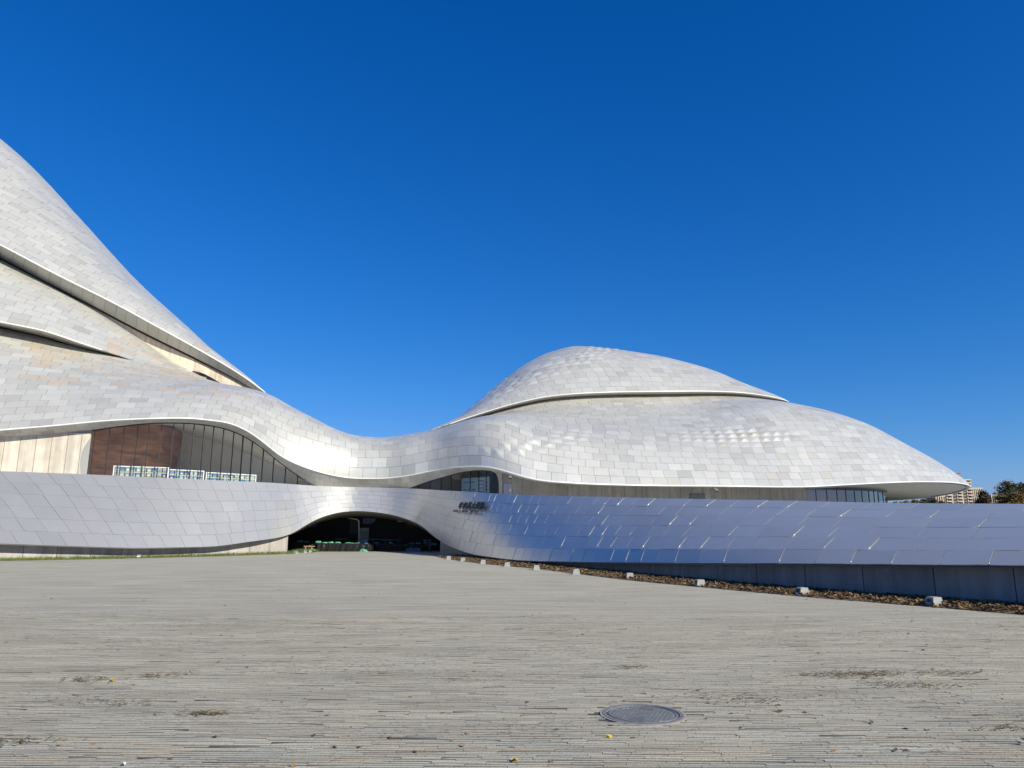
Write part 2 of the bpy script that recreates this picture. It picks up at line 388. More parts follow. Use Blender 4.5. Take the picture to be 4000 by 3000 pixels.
def plaza():
    mpt = G(2511, 2790)
    near = 15.0
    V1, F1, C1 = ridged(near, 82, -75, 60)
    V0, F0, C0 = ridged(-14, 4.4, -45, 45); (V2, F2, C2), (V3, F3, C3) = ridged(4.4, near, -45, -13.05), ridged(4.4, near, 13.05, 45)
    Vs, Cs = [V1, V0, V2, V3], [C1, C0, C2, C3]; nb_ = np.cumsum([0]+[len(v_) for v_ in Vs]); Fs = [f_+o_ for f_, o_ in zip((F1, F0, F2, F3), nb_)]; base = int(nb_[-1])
    # near field: every stone strip is a block of its own, chipped, shifted and settled a little
    p = .0515; phi = R(-1.3); rows = int((near-4.4)/p)
    A, B, Ln, Dz, Tn = [], [], [], [], []
    for r in range(rows+1):
        b0 = 4.4+r*p; hw = 13.0; a = -hw-random.random()*.4
        worn = random.random() < .12
        while a < hw:
            l = random.choice((.22, .3, .38, .4, .4, .46)); A.append(a); B.append(b0); Ln.append(l-.0022)
            Dz.append(random.gauss(0, .0017)-(.003 if random.random() < (.16 if worn else .025) else 0)); Tn.append(1+random.gauss(0, .04)); a += l
    A, B, Ln, Dz, Tn = map(np.array, (A, B, Ln, Dz, Tn)); n = len(A)
    w0 = .0185+rng.normal(0, .0015, n); w1 = .0485+rng.normal(0, .0015, n); ch = .004
    x0, x1 = A, A+Ln
    tl = rng.normal(0, .0012, n)
    pts = [(x0, B+w0, -.0065), (x1, B+w0, -.0065), (x1, B+w1, -.0065), (x0, B+w1, -.0065),
           (x0+.0012, B+w0+ch, Dz+tl), (x1-.0012, B+w0+ch, Dz-tl), (x1-.0012, B+w1-ch, Dz-tl), (x0+.0012, B+w1-ch, Dz+tl)]
    P = np.stack([np.stack([x*math.cos(phi), y+x*math.sin(phi), z+0*x], -1) for x, y, z in pts], 1)
    f = np.array([(4, 5, 6, 7), (0, 1, 5, 4), (1, 2, 6, 5), (2, 3, 7, 6), (3, 0, 4, 7)])
    A_ok = np.hypot(A+Ln/2-mpt[0], B+.03+(A+Ln/2)*math.sin(phi)-mpt[1]) > .33; P = P[A_ok]; Tn = Tn[A_ok]; n = len(P)
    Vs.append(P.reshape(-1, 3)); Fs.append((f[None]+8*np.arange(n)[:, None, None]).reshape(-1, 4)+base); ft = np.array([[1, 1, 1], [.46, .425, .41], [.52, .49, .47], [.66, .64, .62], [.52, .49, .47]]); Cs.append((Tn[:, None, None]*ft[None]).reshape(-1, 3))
    base += 8*n
    q = np.array([[-13.2, 4.0, -.006], [13.2, 4.0, -.006], [13.2, 15.6, -.006], [-13.2, 15.6, -.006]]); Vs.append(q); Fs.append(np.array([[0, 1, 2, 3]])+base); Cs.append(np.ones((1, 3)))
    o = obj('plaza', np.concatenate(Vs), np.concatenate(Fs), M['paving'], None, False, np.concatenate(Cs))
    tag(o, None, None, kind='structure')
plaza()
g = obj('ground', [(-3500, -600, -.06), (3500, -600, -.06), (3500, 6000, -.06), (-3500, 6000, -.06)], [(0, 1, 2, 3)],
        mat('dry_grass_ground', (.11, .105, .06), rough=.95, noise=(.05, .7, 1.3)))
tag(g, None, None, kind='structure')

# ================================================================== OPERA HOUSE
house = thing('opera_house', 'sweeping white panelled opera house with two humped shells joined by a saddle over an arch', 'opera house', (0, 60, 0))

# ---- low skirt wall with its arch
SK = [(-700, 2106, 36.9, -660, 1820, 42), (-300, 2114, 39.5, -262, 1832, 44.4), (0, 2124, 41.8, 38, 1842, 46.4), (325, 2135, 44.3, 358, 1854, 48.6), (564, 2141, 46.5, 596, 1865, 50.3),
      (814, 2136, 49.5, 844, 1876, 52.7), (977, 2116, 52.2, 1002, 1883, 55.0), (1080, 2102, 54.4, 1094, 1888, 56.7), (1139, 2086, 56.0, 1150, 1892, 57.9),
      (1198, 2049, 57.4, 1205, 1896, 58.8), (1258, 2020, 58.6, 1262, 1899, 59.8), (1323, 2002, 59.6, 1325, 1901, 60.7), (1397, 1996, 60.3, 1397, 1903, 61.4),
      (1497, 2005, 60.4, 1497, 1905, 61.6), (1596, 2030, 59.2, 1600, 1908, 60.6), (1646, 2054, 57.6, 1656, 1911, 59.4), (1706, 2104, 54.4, 1735, 1916, 56.6),
      (1770, 2140, 50, 1815, 1920, 53), (1870, 2170, 44.5, 1915, 1926.5, 48.6), (2000, 2187, 39.0, 2045, 1934, 44), (2200, 2195, 33.2, 2245, 1939, 38.5),
      (2450, 2199, 28.0, 2500, 1946, 33.6), (2700, 2202, 24.3, 2750, 1951, 30), (3053, 2203, 20.8, 3111, 1958, 26.3), (3405, 2207, 18.5, 3464, 1965.4, 23.6),
      (4000, 2211, 15.7, 4070, 1971, 20.3), (4700, 2216, 13.3, 4780, 1980, 17.6)]
Bt = np.array([W(c[0], c[1], c[2]) for c in SK]); Tp = np.array([W(c[3], c[4], c[5]) for c in SK])
D = dense(np.concatenate([Bt, Tp], 1), chord((Bt+Tp)/2), 900, 5); Bt, Tp = D[:, :3], D[:, 3:]
s = np.linspace(0, 1, 25)[None, :, None]
bow = np.zeros_like(Bt); tg = norm(np.gradient((Bt+Tp)/2, axis=0)); up = norm(Tp-Bt); nrm = norm(np.cross(tg, up))
GS = Bt[:, None]*(1-s)+Tp[:, None]*s+nrm[:, None]*(0.16*np.linalg.norm(Tp-Bt, axis=1)[:, None, None]/4*4*s*(1-s)*np.interp(np.arange(900), [0, 330, 480, 900], [.0, .0, .25, .3])[:, None, None])
_t = norm(np.gradient(Bt, axis=0)*np.array([1, 1, 0])); _in = smooth(np.stack([-_t[:, 1], _t[:, 0], 0*_t[:, 0]], 1), 8)
GS = GS+_in[:, None]*(np.interp(proj(Bt)[0], [1900, 2700, 5000], [0, .24, .2])[:, None, None]*np.clip(1-s*6, 0, 1))
skirt = Surf(GS)
qx_b = proj(Bt)[0]
def sk_skew(u, px): return float(np.interp(px, [0, 700, 1150, 1450, 1700, 2000, 2400, 4000], [-.55, -.5, -.15, 0, .25, .45, .5, .10]))
def sk_proud(u, px):
    if px < 1750: return 0.0
    return random.choice((.0, .0, .0, .004, .007, .012))
clad('skirt_cladding', skirt, M['skirt'], house, [(i/6, (i+1)/6) for i in range(6)], 1.15, tone_skirt, gap=.013, skew=sk_skew, rel=True, thick=.022, jit=.1, proud=sk_proud)
V, F = skin(skirt, .05); obj('skirt_backing', V, F, M['backing'], house, True)
# terrace behind the skirt and the dark underside below it
inn = Tp.copy(); px_t = proj(Tp)[0]
dd = np.maximum(Tp[:, 1]+2, np.interp(px_t, [0, 1500, 3400, 3800, 4800], [64, 66, 78, 96, 90])); inn = Tp*(dd/Tp[:, 1])[:, None]; inn[:, 2] = Tp[:, 2]-.25
V, F = grid_mesh(ruled(Tp-np.array([0, 0, .04]), inn, 4)); obj('terrace_deck', V, F, M['soffit'], house, False, np.full((len(F), 3), .6))
tan = norm(np.gradient(Bt, axis=0)*np.array([1, 1, 0])); inw = np.stack([-tan[:, 1], tan[:, 0], 0*tan[:, 0]], 1)   # plan normal pointing into the building
inw = smooth(inw, 8)
def base_wall(mask, name):
    i = np.where(mask)[0]; off = np.interp(qx_b[i], [0, 1000, 1139, 1706, 1900, 2600, 4000], [.85, .75, .3, .3, .5, .5, .6])[:, None]
    top = Bt[i]+inw[i]*off; top = top+np.array([0, 0, .06]); bot = top.copy(); bot[:, 2] = -.05
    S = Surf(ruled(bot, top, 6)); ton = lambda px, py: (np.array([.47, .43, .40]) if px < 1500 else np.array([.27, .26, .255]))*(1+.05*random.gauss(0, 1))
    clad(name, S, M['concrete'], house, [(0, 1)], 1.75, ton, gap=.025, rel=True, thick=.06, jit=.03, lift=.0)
    V, F = grid_mesh(ruled(bot+inw[i]*.06, top+inw[i]*.06, 2)); obj('wall_core', V, F, M['dark'], house)
    V, F = grid_mesh(ruled(GS[i, 0]-nrm[i]*.05, top+inw[i]*.1, 2)); obj('underside', V, F, M['backing'], house)
    return i, top, bot
iL, tL, bL = base_wall(qx_b < 1141, 'base_wall'); iR, tR, bR = base_wall(qx_b > 1704, 'base_wall')
# arch vault, jambs, dark room inside
iA = np.where((qx_b > 1120) & (qx_b < 1726))[0]
fr = Bt[iA]-nrm[iA]*.03; bk = fr.copy(); k = (66.5/bk[:, 1]); bk = bk*k[:, None]; bk[:, 2] = fr[:, 2]*.9
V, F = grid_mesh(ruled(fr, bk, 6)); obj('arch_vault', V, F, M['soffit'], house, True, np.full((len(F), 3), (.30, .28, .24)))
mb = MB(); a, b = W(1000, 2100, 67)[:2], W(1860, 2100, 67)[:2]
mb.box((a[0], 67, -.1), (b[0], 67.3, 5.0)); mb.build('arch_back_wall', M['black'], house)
for pt, nm in ((bL[-1], 'arch_jamb'), (bR[0], 'arch_jamb')):
    top = tL[-1] if pt is bL[-1] else tR[0]; e = np.array([pt[0]*67/pt[1], 67.0])
    A = np.array([[pt[0], pt[1]+.05, -.05], [e[0], e[1], -.05]]); B = A.copy(); B[:, 2] = top[2]+.4
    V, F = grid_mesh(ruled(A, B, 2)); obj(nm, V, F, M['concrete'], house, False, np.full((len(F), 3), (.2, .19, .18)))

# ---- main roof shell: left foot, saddle, right dome
c1 = [((-500, 1722, 45.2), (-420, 1175, 56.5), 42, 38), ((0, 1680, 48.4), (60, 1291, 60.5), 42, 34), ((217, 1662, 49.7), (270, 1349, 62), 40, 32), ((434, 1642, 50.9), (488, 1403, 64), 38, 25),
      ((624, 1634, 52), (680, 1446, 67), 36, 19), ((760, 1635, 53.4), (803, 1480, 70), 37, 13), ((868, 1647, 54.8), (900, 1509, 72.5), 40, 11), ((950, 1674, 56.0), (985, 1533, 75), 44, 10),
      ((1031, 1729, 57.4), (1064, 1560, 76.5), 52, None), ((1099, 1783, 58.7), (1149, 1611, 76), 66, None), ((1198, 1828, 60), (1223, 1651, 75), 82, None), ((1298, 1856, 61.4), (1298, 1681, 73), 98, None),
      ((1397, 1869, 62.2), (1385, 1703, 71.5), 98, None), ((1497, 1869, 62.3), (1490, 1709, 70.5), 98, None), ((1596, 1858, 61.6), (1596, 1697, 70.5), 95, None), ((1696, 1838, 60.9), (1700, 1677, 71.5), 90, 12),
      ((1770, 1826, 59.2), (1790, 1657, 72.6), 86, 16), ((1845, 1821, 57.7), (1880, 1628, 73), 82, 20), ((1919, 1826, 56.5), (1960, 1602, 73.4), 76, 24), ((2000, 1848, 55.6), (2034, 1583, 73.6), 68, 27),
      ((2088, 1873, 55.2), (2100, 1568, 73.8), 60, 29), ((2170, 1882, 55.2), (2160, 1559, 74), 56, 30), ((2305, 1890, 55.8), (2251, 1550, 74.5), 52, 31), ((2522, 1896, 57), (2414, 1544, 75.6), 49, 31),
      ((2800, 1898, 58.9), (2610, 1543, 77), 47, 31), ((3000, 1901, 60.5), (2760, 1544, 78.3), 46, 24, (3300, 1960, 98)), ((3138, 1901, 61.8), (2876, 1549, 79.2), 45, 14, (3380, 1957, 95)), ((3288, 1894, 63.6), (3000, 1564, 80.5), 44, 8, (3476, 1954, 92)),
      ((3405, 1888, 65), (3141, 1591, 82.5), 43, 6, (3540, 1950, 90)), ((3523, 1883, 67), (3288, 1635, 83.5), 42, 4, (3611, 1945, 88.5)), ((3640, 1882, 70), (3450, 1714, 83.5), 40, 2, (3699, 1932, 86)),
      ((3728, 1885, 73), (3620, 1800, 82), 38, 2, (3750, 1921, 84)), ((3775, 1892, 76), (3740, 1866, 80), 36, None, (3787, 1907, 81)), ((3791, 1898.5, 78.5), (3789, 1897, 79), 35, None, (3790, 1899.5, 79.4))]
roof = shell(c1, nt=1100, sig=6, ext=2.)
def dim1(px, py, ri, ci):
    # two fields of pillowed plates
    r1 = math.hypot(((px-2095)-(py-1735)*.19)/245, ((py-1735)+(px-2095)*.19)/42)
    r2 = math.hypot((px-2880)/270, (py-1705)/38)
    r = min(r1, r2)
    return .19*max(0, 1-r**2)**.5*random.choice((.6, 1, 1.1)) if r < 1 else 0
def sk_roof(u, px): return float(np.interp(px, [0, 900, 1400, 2000, 2600, 3400], [.12, .1, 0, 0, .0, -.05]))
clad('roof_shell', roof, M['panel'], house, rows_of(.92, roof.L.max()), 1.22, tone_roof, gap=.022, skew=sk_roof, dimple=dim1, jit=.06)
V, F = skin(roof, .06); obj('roof_backing', V, F, M['backing'], house, True)

# ---- upper dome shell on the right
c2 = [((1650, 1694, 70.4), (1640, 1697, 71.2), 10, None), ((1690, 1677, 71.2), (1672, 1683, 73), 20, None), ((1736, 1663, 71.3), (1705, 1673, 74), 24, None), ((1817, 1635, 71.5), (1770, 1640, 75), 30, None), ((1926, 1600, 71.8), (1871, 1567, 78), 38, None), ((2034, 1570, 72.1), (1950, 1500, 80.5), 42, None),
      ((2143, 1548, 72.5), (2034, 1434, 82.5), 45, None), ((2251, 1537.6, 73), (2143, 1377.5, 85), 47, None), ((2414, 1531, 74.1), (2265, 1352, 86), 48, None), ((2577, 1529, 75.3), (2387, 1364, 87), 47, None),
      ((2700, 1528, 76.4), (2522, 1383, 87.5), 44, None), ((2800, 1529, 77.5), (2631, 1407, 87.5), 41, None), ((2890, 1533, 78.4), (2745, 1440, 87), 38, None), ((2982, 1544, 79.7), (2876, 1494, 85.5), 32, None),
      ((3041, 1556, 81), (2964, 1523, 84.5), 26, None), ((3076, 1567, 82.3), (3064, 1558, 83.3), 20, None), ((3083, 1571, 83.3), (3081, 1569, 83.6), 18, None)]
dome = shell(c2, nt=700, sig=5, backz=(14, 9))
def dim2(px, py, ri, ci):
    r = math.hypot(((px-2190)+(py-1430)*1.6)/330, ((py-1430)+(px-2190)*.38)/38)
    return .12*max(0, 1-r**2)**.5*random.choice((.6, 1, 1.1)) if r < 1 else 0
clad('dome_shell', dome, M['panel'], house, rows_of(.95, dome.L.max()), 1.25, tone_roof, gap=.022, dimple=dim2, jit=.06)
V, F = skin(dome, .06); obj('dome_backing', V, F, M['backing'], house, True)

# ---- great hall shells on the left
c3 = [((-600, 650, 58.5), (-560, 60, 84), 40, None), ((-300, 812, 60.8), (-240, 352, 84), 40, None), ((0, 956, 63), (100, 627, 84), 42, None), ((217, 1070, 65.5), (340, 883, 84), 44, None), ((434, 1178, 68), (542, 1103, 84), 44, None),
      ((651, 1296, 70.5), (740, 1283, 83.5), 40, None), ((814, 1387, 73), (880, 1413, 82), 34, None), ((977, 1488, 76), (1005, 1514, 80), 28, None), ((1046, 1541, 77.6), (1052, 1548, 78.4), 20, None)]
hall = shell(c3, nt=600, sig=8, backz=(25, 18))
clad('hall_upper_shell', hall, M['panel'], house, rows_of(.98, hall.L.max()), 1.5, tone_roof, gap=.022, jit=.08, skew=lambda u, px: .2)
V, F = skin(hall, .06); obj('hall_upper_backing', V, F, M['backing'], house, True)
c4 = [((-500, 1135, 54), (-480, 760, 63.5), 48, 30), ((0, 1257, 57.5), (0, 1008, 66.0), 46, 28), ((163, 1290, 59), (200, 1112, 67.9), 46, 26), ((326, 1343, 61), (347, 1196, 69.3), 42, 22), ((488, 1396, 64), (520, 1306, 71.1), 36, 18),
      ((553, 1418, 65.3), (610, 1364, 72.1), 30, 14), ((640, 1437, 66.8), (690, 1418, 72.9), 24, 10), ((720, 1456, 68.3), (750, 1452, 73.6), 18, 8), ((800, 1479, 69.9), (806, 1480, 72), 14, 8)]
mid = shell(c4, nt=500, sig=6, backz=(3, 3), ext=.3)
clad('hall_middle_shell', mid, M['panel'], house, rows_of(.98, mid.L.max()), 1.3, tone_roof, gap=.022, jit=.08, skew=lambda u, px: .2)
V, F = skin(mid, .06); obj('hall_middle_backing', V, F, M['backing'], house, True)

# ---- bright rolled rims along the shell edges
def rim(S, r, name, a=0, b=None):
    P = S.E[a:b:4]; mb = MB(); mb.tube(P, r, 8); mb.build(name, M['trim'], house, True)
rim(roof, .055, 'eave_trim'); rim(dome, .05, 'eave_trim', 48); rim(hall, .065, 'eave_trim'); rim(mid, .055, 'eave_trim', 0, 330)
back = roof.Bk[(proj(roof.E)[0] > 3000)]; mb = MB(); mb.tube(back[::4], .055, 8); mb.build('eave_trim', M['trim'], house, True)

# ---- soffits
def curve_px(keys, n=500, sig=5):
    k = np.array(keys, float); P = W(k[:, 0], k[:, 1], k[:, 2]); return dense(P, chord(P), n, sig)
MK = [(-500, 1752, 46.3), (0, 1710, 49.5), (163, 1701, 50.5), (326, 1685, 51.4), (488, 1661, 52.4), (629, 1650, 53.3), (760, 1653, 54.6), (841, 1664, 55.6), (922, 1688, 56.7), (1004, 1734, 58.1), (1085, 1799, 59.4),
      (1139, 1840, 60.3), (1200, 1880, 61.4), (1248, 1902, 62), (1397, 1914, 63.5), (1500, 1915, 63.7), (1591, 1909, 63.1), (1646, 1890, 62.2), (1745, 1860, 60.9), (1820, 1840.6, 59.4), (1870, 1836, 58.6),
      (1919, 1838, 57.9), (1990, 1855, 57.7), (2088, 1879, 58), (2197, 1890, 58.3), (2414, 1898, 59.3), (2800, 1903, 61.9), (3138, 1906, 64.6), (3288, 1910, 66), (3400, 1914, 69), (3455, 1919, 72.5), (3478, 1926, 76), (3470, 1935, 80)]
Mc = curve_px(MK, 900, 4); mpx = proj(Mc)[0]
def m_at(px):
    i = np.interp(px, np.maximum.accumulate(mpx), np.arange(len(Mc))); j = np.clip(np.int32(i), 0, len(Mc)-2); f = np.asarray(i-j)[..., None]
    return Mc[j]*(1-f)+Mc[j+1]*f
epx = proj(roof.E)[0]
i = np.where(epx < 3150)[0][::2]; E_ = roof.E[i]; pm = np.interp(epx[i], [-500, 0, 800, 1000, 1200, 1450, 1700, 1850, 3150], [-500, 0, 790, 985, 1190, 1450, 1700, 1850, 3142]); M_ = m_at(pm)
sof = Surf(np.ascontiguousarray(ruled(E_, M_, 8)))
sof.N = -sof.N if sof.N[200, 3, 2] > 0 else sof.N
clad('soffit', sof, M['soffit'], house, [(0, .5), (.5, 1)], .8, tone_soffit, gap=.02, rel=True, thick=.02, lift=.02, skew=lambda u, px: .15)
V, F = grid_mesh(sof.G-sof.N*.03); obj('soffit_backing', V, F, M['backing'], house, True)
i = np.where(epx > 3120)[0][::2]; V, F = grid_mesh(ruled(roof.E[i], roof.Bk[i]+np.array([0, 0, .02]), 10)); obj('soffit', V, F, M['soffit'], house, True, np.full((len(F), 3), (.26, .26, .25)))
ii = np.where(epx > 3560)[0][::3]; e_, b_ = roof.E[ii], roof.Bk[ii]; cen = (roof.E[ii[0]]+roof.Bk[ii[0]])/2
loop = np.concatenate([e_, b_[::-1]]); V, F = grid_mesh(ruled(loop+(cen-loop)*.06-np.array([0, 0, .02]), loop+(cen-loop)*.10-np.array([0, 0, .02]), 2)); obj('soffit_groove', V, F, M['dark'], house)
# hall soffits
def lower_strip(S, keys, name, n, wall_h, wcol, wname, edge=.10):
    q = curve_px(keys, 400, 4); e = S.E; qp = proj(q)[0]; ep = proj(e)[0]
    k = np.interp(np.clip(ep, qp.min(), qp.max()), qp, np.arange(len(q))); j = np.clip(k.astype(int), 0, len(q)-2); f = (k-j)[:, None]; Q = q[j]*(1-f)+q[j+1]*f
    T = Surf(np.ascontiguousarray(ruled(e, Q, 6))); T.N = -T.N if T.N[100, 2, 2] > 0 else T.N
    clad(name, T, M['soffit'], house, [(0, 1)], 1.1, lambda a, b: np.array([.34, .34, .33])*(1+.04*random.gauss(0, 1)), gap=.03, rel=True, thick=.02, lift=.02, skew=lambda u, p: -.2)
    V, F = grid_mesh(T.G-T.N*.03); obj(name+'_backing', V, F, M['backing'], house, True)
    dj = Q.copy(); dj[:, 2] -= .55*edge*4; V, F = grid_mesh(ruled(Q+np.array([0, .02, 0]), dj+np.array([0, .02, 0]), 2)); obj('shadow_joint', V, F, M['dark'], house)
    b = Q.copy(); b[:, 2] -= wall_h; b2 = Q+np.array([0, .25, .2])
    Sw = Surf(np.ascontiguousarray(ruled(b+np.array([0, .25, 0]), b2, 6))); clad(wname, Sw, M['concrete'], house, [(0, 1)], 2.4, lambda a, c: np.array(wcol)*(1+.05*random.gauss(0, 1)), gap=.02, rel=True, thick=.02, lift=0)
    V, F = grid_mesh(Sw.G+np.array([0, .1, 0])); obj(wname+'_core', V, F, M['backing'], house)
    return Q
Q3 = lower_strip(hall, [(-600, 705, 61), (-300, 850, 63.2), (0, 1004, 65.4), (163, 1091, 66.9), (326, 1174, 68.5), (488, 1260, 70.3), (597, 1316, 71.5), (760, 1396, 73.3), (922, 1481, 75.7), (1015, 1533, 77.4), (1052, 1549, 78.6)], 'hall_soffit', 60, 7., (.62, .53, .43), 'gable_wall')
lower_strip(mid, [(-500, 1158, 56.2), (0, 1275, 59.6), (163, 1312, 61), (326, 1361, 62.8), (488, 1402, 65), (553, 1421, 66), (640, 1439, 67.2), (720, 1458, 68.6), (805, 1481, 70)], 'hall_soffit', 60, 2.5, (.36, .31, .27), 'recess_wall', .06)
# dome soffit and its shadow gap
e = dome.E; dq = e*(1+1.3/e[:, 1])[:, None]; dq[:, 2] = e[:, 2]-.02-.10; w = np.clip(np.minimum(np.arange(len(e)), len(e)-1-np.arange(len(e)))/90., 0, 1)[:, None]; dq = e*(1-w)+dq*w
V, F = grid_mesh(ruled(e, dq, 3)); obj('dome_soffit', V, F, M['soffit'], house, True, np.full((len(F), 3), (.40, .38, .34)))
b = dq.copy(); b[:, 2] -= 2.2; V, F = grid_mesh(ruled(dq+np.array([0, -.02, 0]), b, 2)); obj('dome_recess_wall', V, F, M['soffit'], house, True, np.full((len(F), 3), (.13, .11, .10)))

# small arched window in the gable wall
P = np.array([(752, 1448), (775, 1452), (800, 1461), (830, 1477), (858, 1495), (880, 1515), (755, 1515)], float)
wd = np.interp(P[:, 0], [760, 922], [73.25, 75.65]); Vw = W(P[:, 0], P[:, 1], wd+.1); Vb = Vw+np.array([0, .1, 0]); n = len(P)
Fw = [tuple(range(n-1, -1, -1))]+[(k, (k+1) % n, n+(k+1) % n, n+k) for k in range(n)]
obj('gable_window', np.concatenate([Vw, Vb]), Fw, mat('dark_window', (.01, .012, .016), rough=.08), house)

# ---- walls below the eave: concrete, glass
wallx = Mc.copy(); wp5 = proj(np.stack([Mc[:, 0], Mc[:, 1], np.full(len(Mc), 5.0)], 1))[0]
def m5(px):
    """index along the wall line of the vertical that stands at pixel px near its foot"""
    return np.interp(px, np.maximum.accumulate(wp5), np.arange(len(Mc)))
def mi(i):
    i = np.asarray(i, float); j = np.clip(i.astype(int), 0, len(Mc)-2); f = (i-j)[..., None]; return Mc[j]*(1-f)+Mc[j+1]*f
wt = norm(np.gradient(Mc, axis=0)*np.array([1, 1, 0])); wout = np.stack([wt[:, 1], -wt[:, 0], 0*wt[:, 0]], 1)
def wn_(i): return wout[np.clip(np.int32(np.round(i)), 0, len(Mc)-1)]
ZB = 2.0
def wall_panel(mb, ia, ib, off, c, ztop=.12, gap=0.0, top_fn=None):
    k = np.linspace(ia, ib, 6); P = mi(k)+wn_(k)*off
    if gap:
        d = norm(P[-1]-P[0])*gap/2; P[0] += d; P[-1] -= d
    T = P.copy(); T[:, 2] += ztop; B = P.copy(); B[:, 2] = ZB
    V, F = grid_mesh(ruled(B, T, 2)); mb.add(V, [tuple(f) for f in F], c)
# left concrete wall ending in a curved edge against the glass
wl_ = thing  # keep name short
mb = MB()
arc = [(2.0, 332), (4.4, 331), (5.0, 326), (5.6, 318), (6.3, 313.5), (6.9, 316), (7.4, 325), (7.9, 340), (8.25, 356)]
za = np.array([a_[0] for a_ in arc]); pa = np.array([a_[1] for a_ in arc], float)
zs = np.linspace(2., 8.6, 22); pe = np.interp(zs, za, pa)
# turn the pixel edge into plan positions along the wall line
allk = np.arange(len(Mc)); edge_i = []
for z_, p_ in zip(zs, pe):
    q = proj(np.stack([Mc[:, 0], Mc[:, 1], np.full(len(Mc), z_)], 1))[0]; edge_i.append(np.interp(p_, np.maximum.accumulate(q), allk))
edge_i = np.array(edge_i); bounds = [m5(p) for p in (-480, -380, -280, -190, -120, -62, -2, 60, 122, 184, 246, 300)]+[None]
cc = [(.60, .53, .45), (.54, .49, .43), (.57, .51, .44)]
for n_, (a_, b_) in enumerate(zip(bounds[:-1], bounds[1:])):
    rowsP = []
    for z_, e_i in zip(zs, edge_i):
        k = np.linspace(a_, b_ if b_ is not None else e_i, 5); P = mi(k)+wn_(k)*.16; P[:, 2] = np.minimum(z_, mi(k)[:, 2]+.1)
        d = norm((P[-1]-P[0])*np.array([1, 1, 0]))*.012; P[0] += d; P[-1] -= (d if b_ is not None else 0); rowsP.append(P)
    V, F = grid_mesh(np.array(rowsP)); mb.add(V, [tuple(f[::-1]) for f in F], tuple(np.array(cc[n_ % 3])*(1+.03*random.gauss(0, 1))))
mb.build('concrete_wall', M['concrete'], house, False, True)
mb = MB(); wall_panel(mb, m5(-480), m5(335), .06, (.1, .1, .1)); mb.build('concrete_wall_core', M['backing'], house)
# long concrete wall of the right dome
mb = MB(); pxs = list(np.arange(1953, 3150, 44.0)); pxs[-1] = 3150
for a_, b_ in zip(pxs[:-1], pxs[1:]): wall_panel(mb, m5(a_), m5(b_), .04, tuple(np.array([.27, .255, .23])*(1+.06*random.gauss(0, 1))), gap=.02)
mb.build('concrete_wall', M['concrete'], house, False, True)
mb = MB(); wall_panel(mb, m5(1950), m5(2600), .0, (.1, .1, .1)); wall_panel(mb, m5(2600), m5(3152), .0, (.1, .1, .1)); mb.build('concrete_wall_core', M['dark'], house)
# curtain walls
def curtain(name, pxs, gmat, fin=False):
    top = obj(name, *grid_mesh(ruled(*[np.stack([(lambda P: P+np.array([0, 0, dz]))(mi(np.linspace(m5(pxs[0]), m5(pxs[-1]), 60))+wn_(np.linspace(m5(pxs[0]), m5(pxs[-1]), 60))*.05)])[0] for dz in (-.10, .12)], 2)), M['mullion'], house)
    for a_, b_ in zip(pxs[:-1], pxs[1:]):
        mb = MB(); wall_panel(mb, m5(a_), m5(b_), 0, None); mb.build('pane', gmat, top)
    for p in pxs[:-1]:
        i_ = float(m5(p)); P = mi(np.array([i_]))[0]; n_ = wn_(np.array([i_]))[0]; t_ = np.array([-n_[1], n_[0], 0])
        mb = MB(); mb.frame(P*np.array([1, 1, 0]), t_, n_, (0, 0, 1), (-.019, -.14 if fin else -.04, ZB), (.019, .04, P[2]+.1)); mb.build('mullion', M['mullion'], top)
    return top
gl_left = [312, 347, 404, 461, 515, 559, 610, 657, 697, 738, 779, 817, 857, 898, 936, 974, 1020, 1063, 1112, 1161, 1210, 1245]
curtain('curtain_wall', gl_left, M['glass'], True)
gl_right = [1592, 1634, 1679, 1722, 1762, 1800, 1836, 1870, 1899.5, 1927, 1952]
curtain('curtain_wall', gl_right, M['glass'])
gl_far = [3150, 3187, 3229, 3269, 3304, 3338, 3367, 3393.5, 3414, 3430.5, 3449, 3466]
curtain('curtain_wall', gl_far, M['glass_green'])
# curved concrete end of the right window
mb = MB(); zs2 = np.linspace(2., 7.2, 16); rowsP = []
for z_ in zs2:
    q = proj(np.stack([Mc[:, 0], Mc[:, 1], np.full(len(Mc), z_)], 1)); pyv = np.interp(1940, np.maximum.accumulate(q[0]), q[1])
    pl = np.interp(pyv, [1836, 1842, 1852, 1866, 1885, 1930], [1915, 1930, 1940, 1946, 1949, 1950]); ia = np.interp(pl, np.maximum.accumulate(q[0]), allk); ib = m5(1962)
    k = np.linspace(ia, max(ib, ia+.5), 6); P = mi(k)+wn_(k)*.12; P[:, 2] = np.minimum(z_, mi(k)[:, 2]+.1); rowsP.append(P)
V, F = grid_mesh(np.array(rowsP)); mb.add(V, [tuple(f[::-1]) for f in F], (.40, .37, .33)); mb.build('window_surround', M['concrete'], house, False, True)
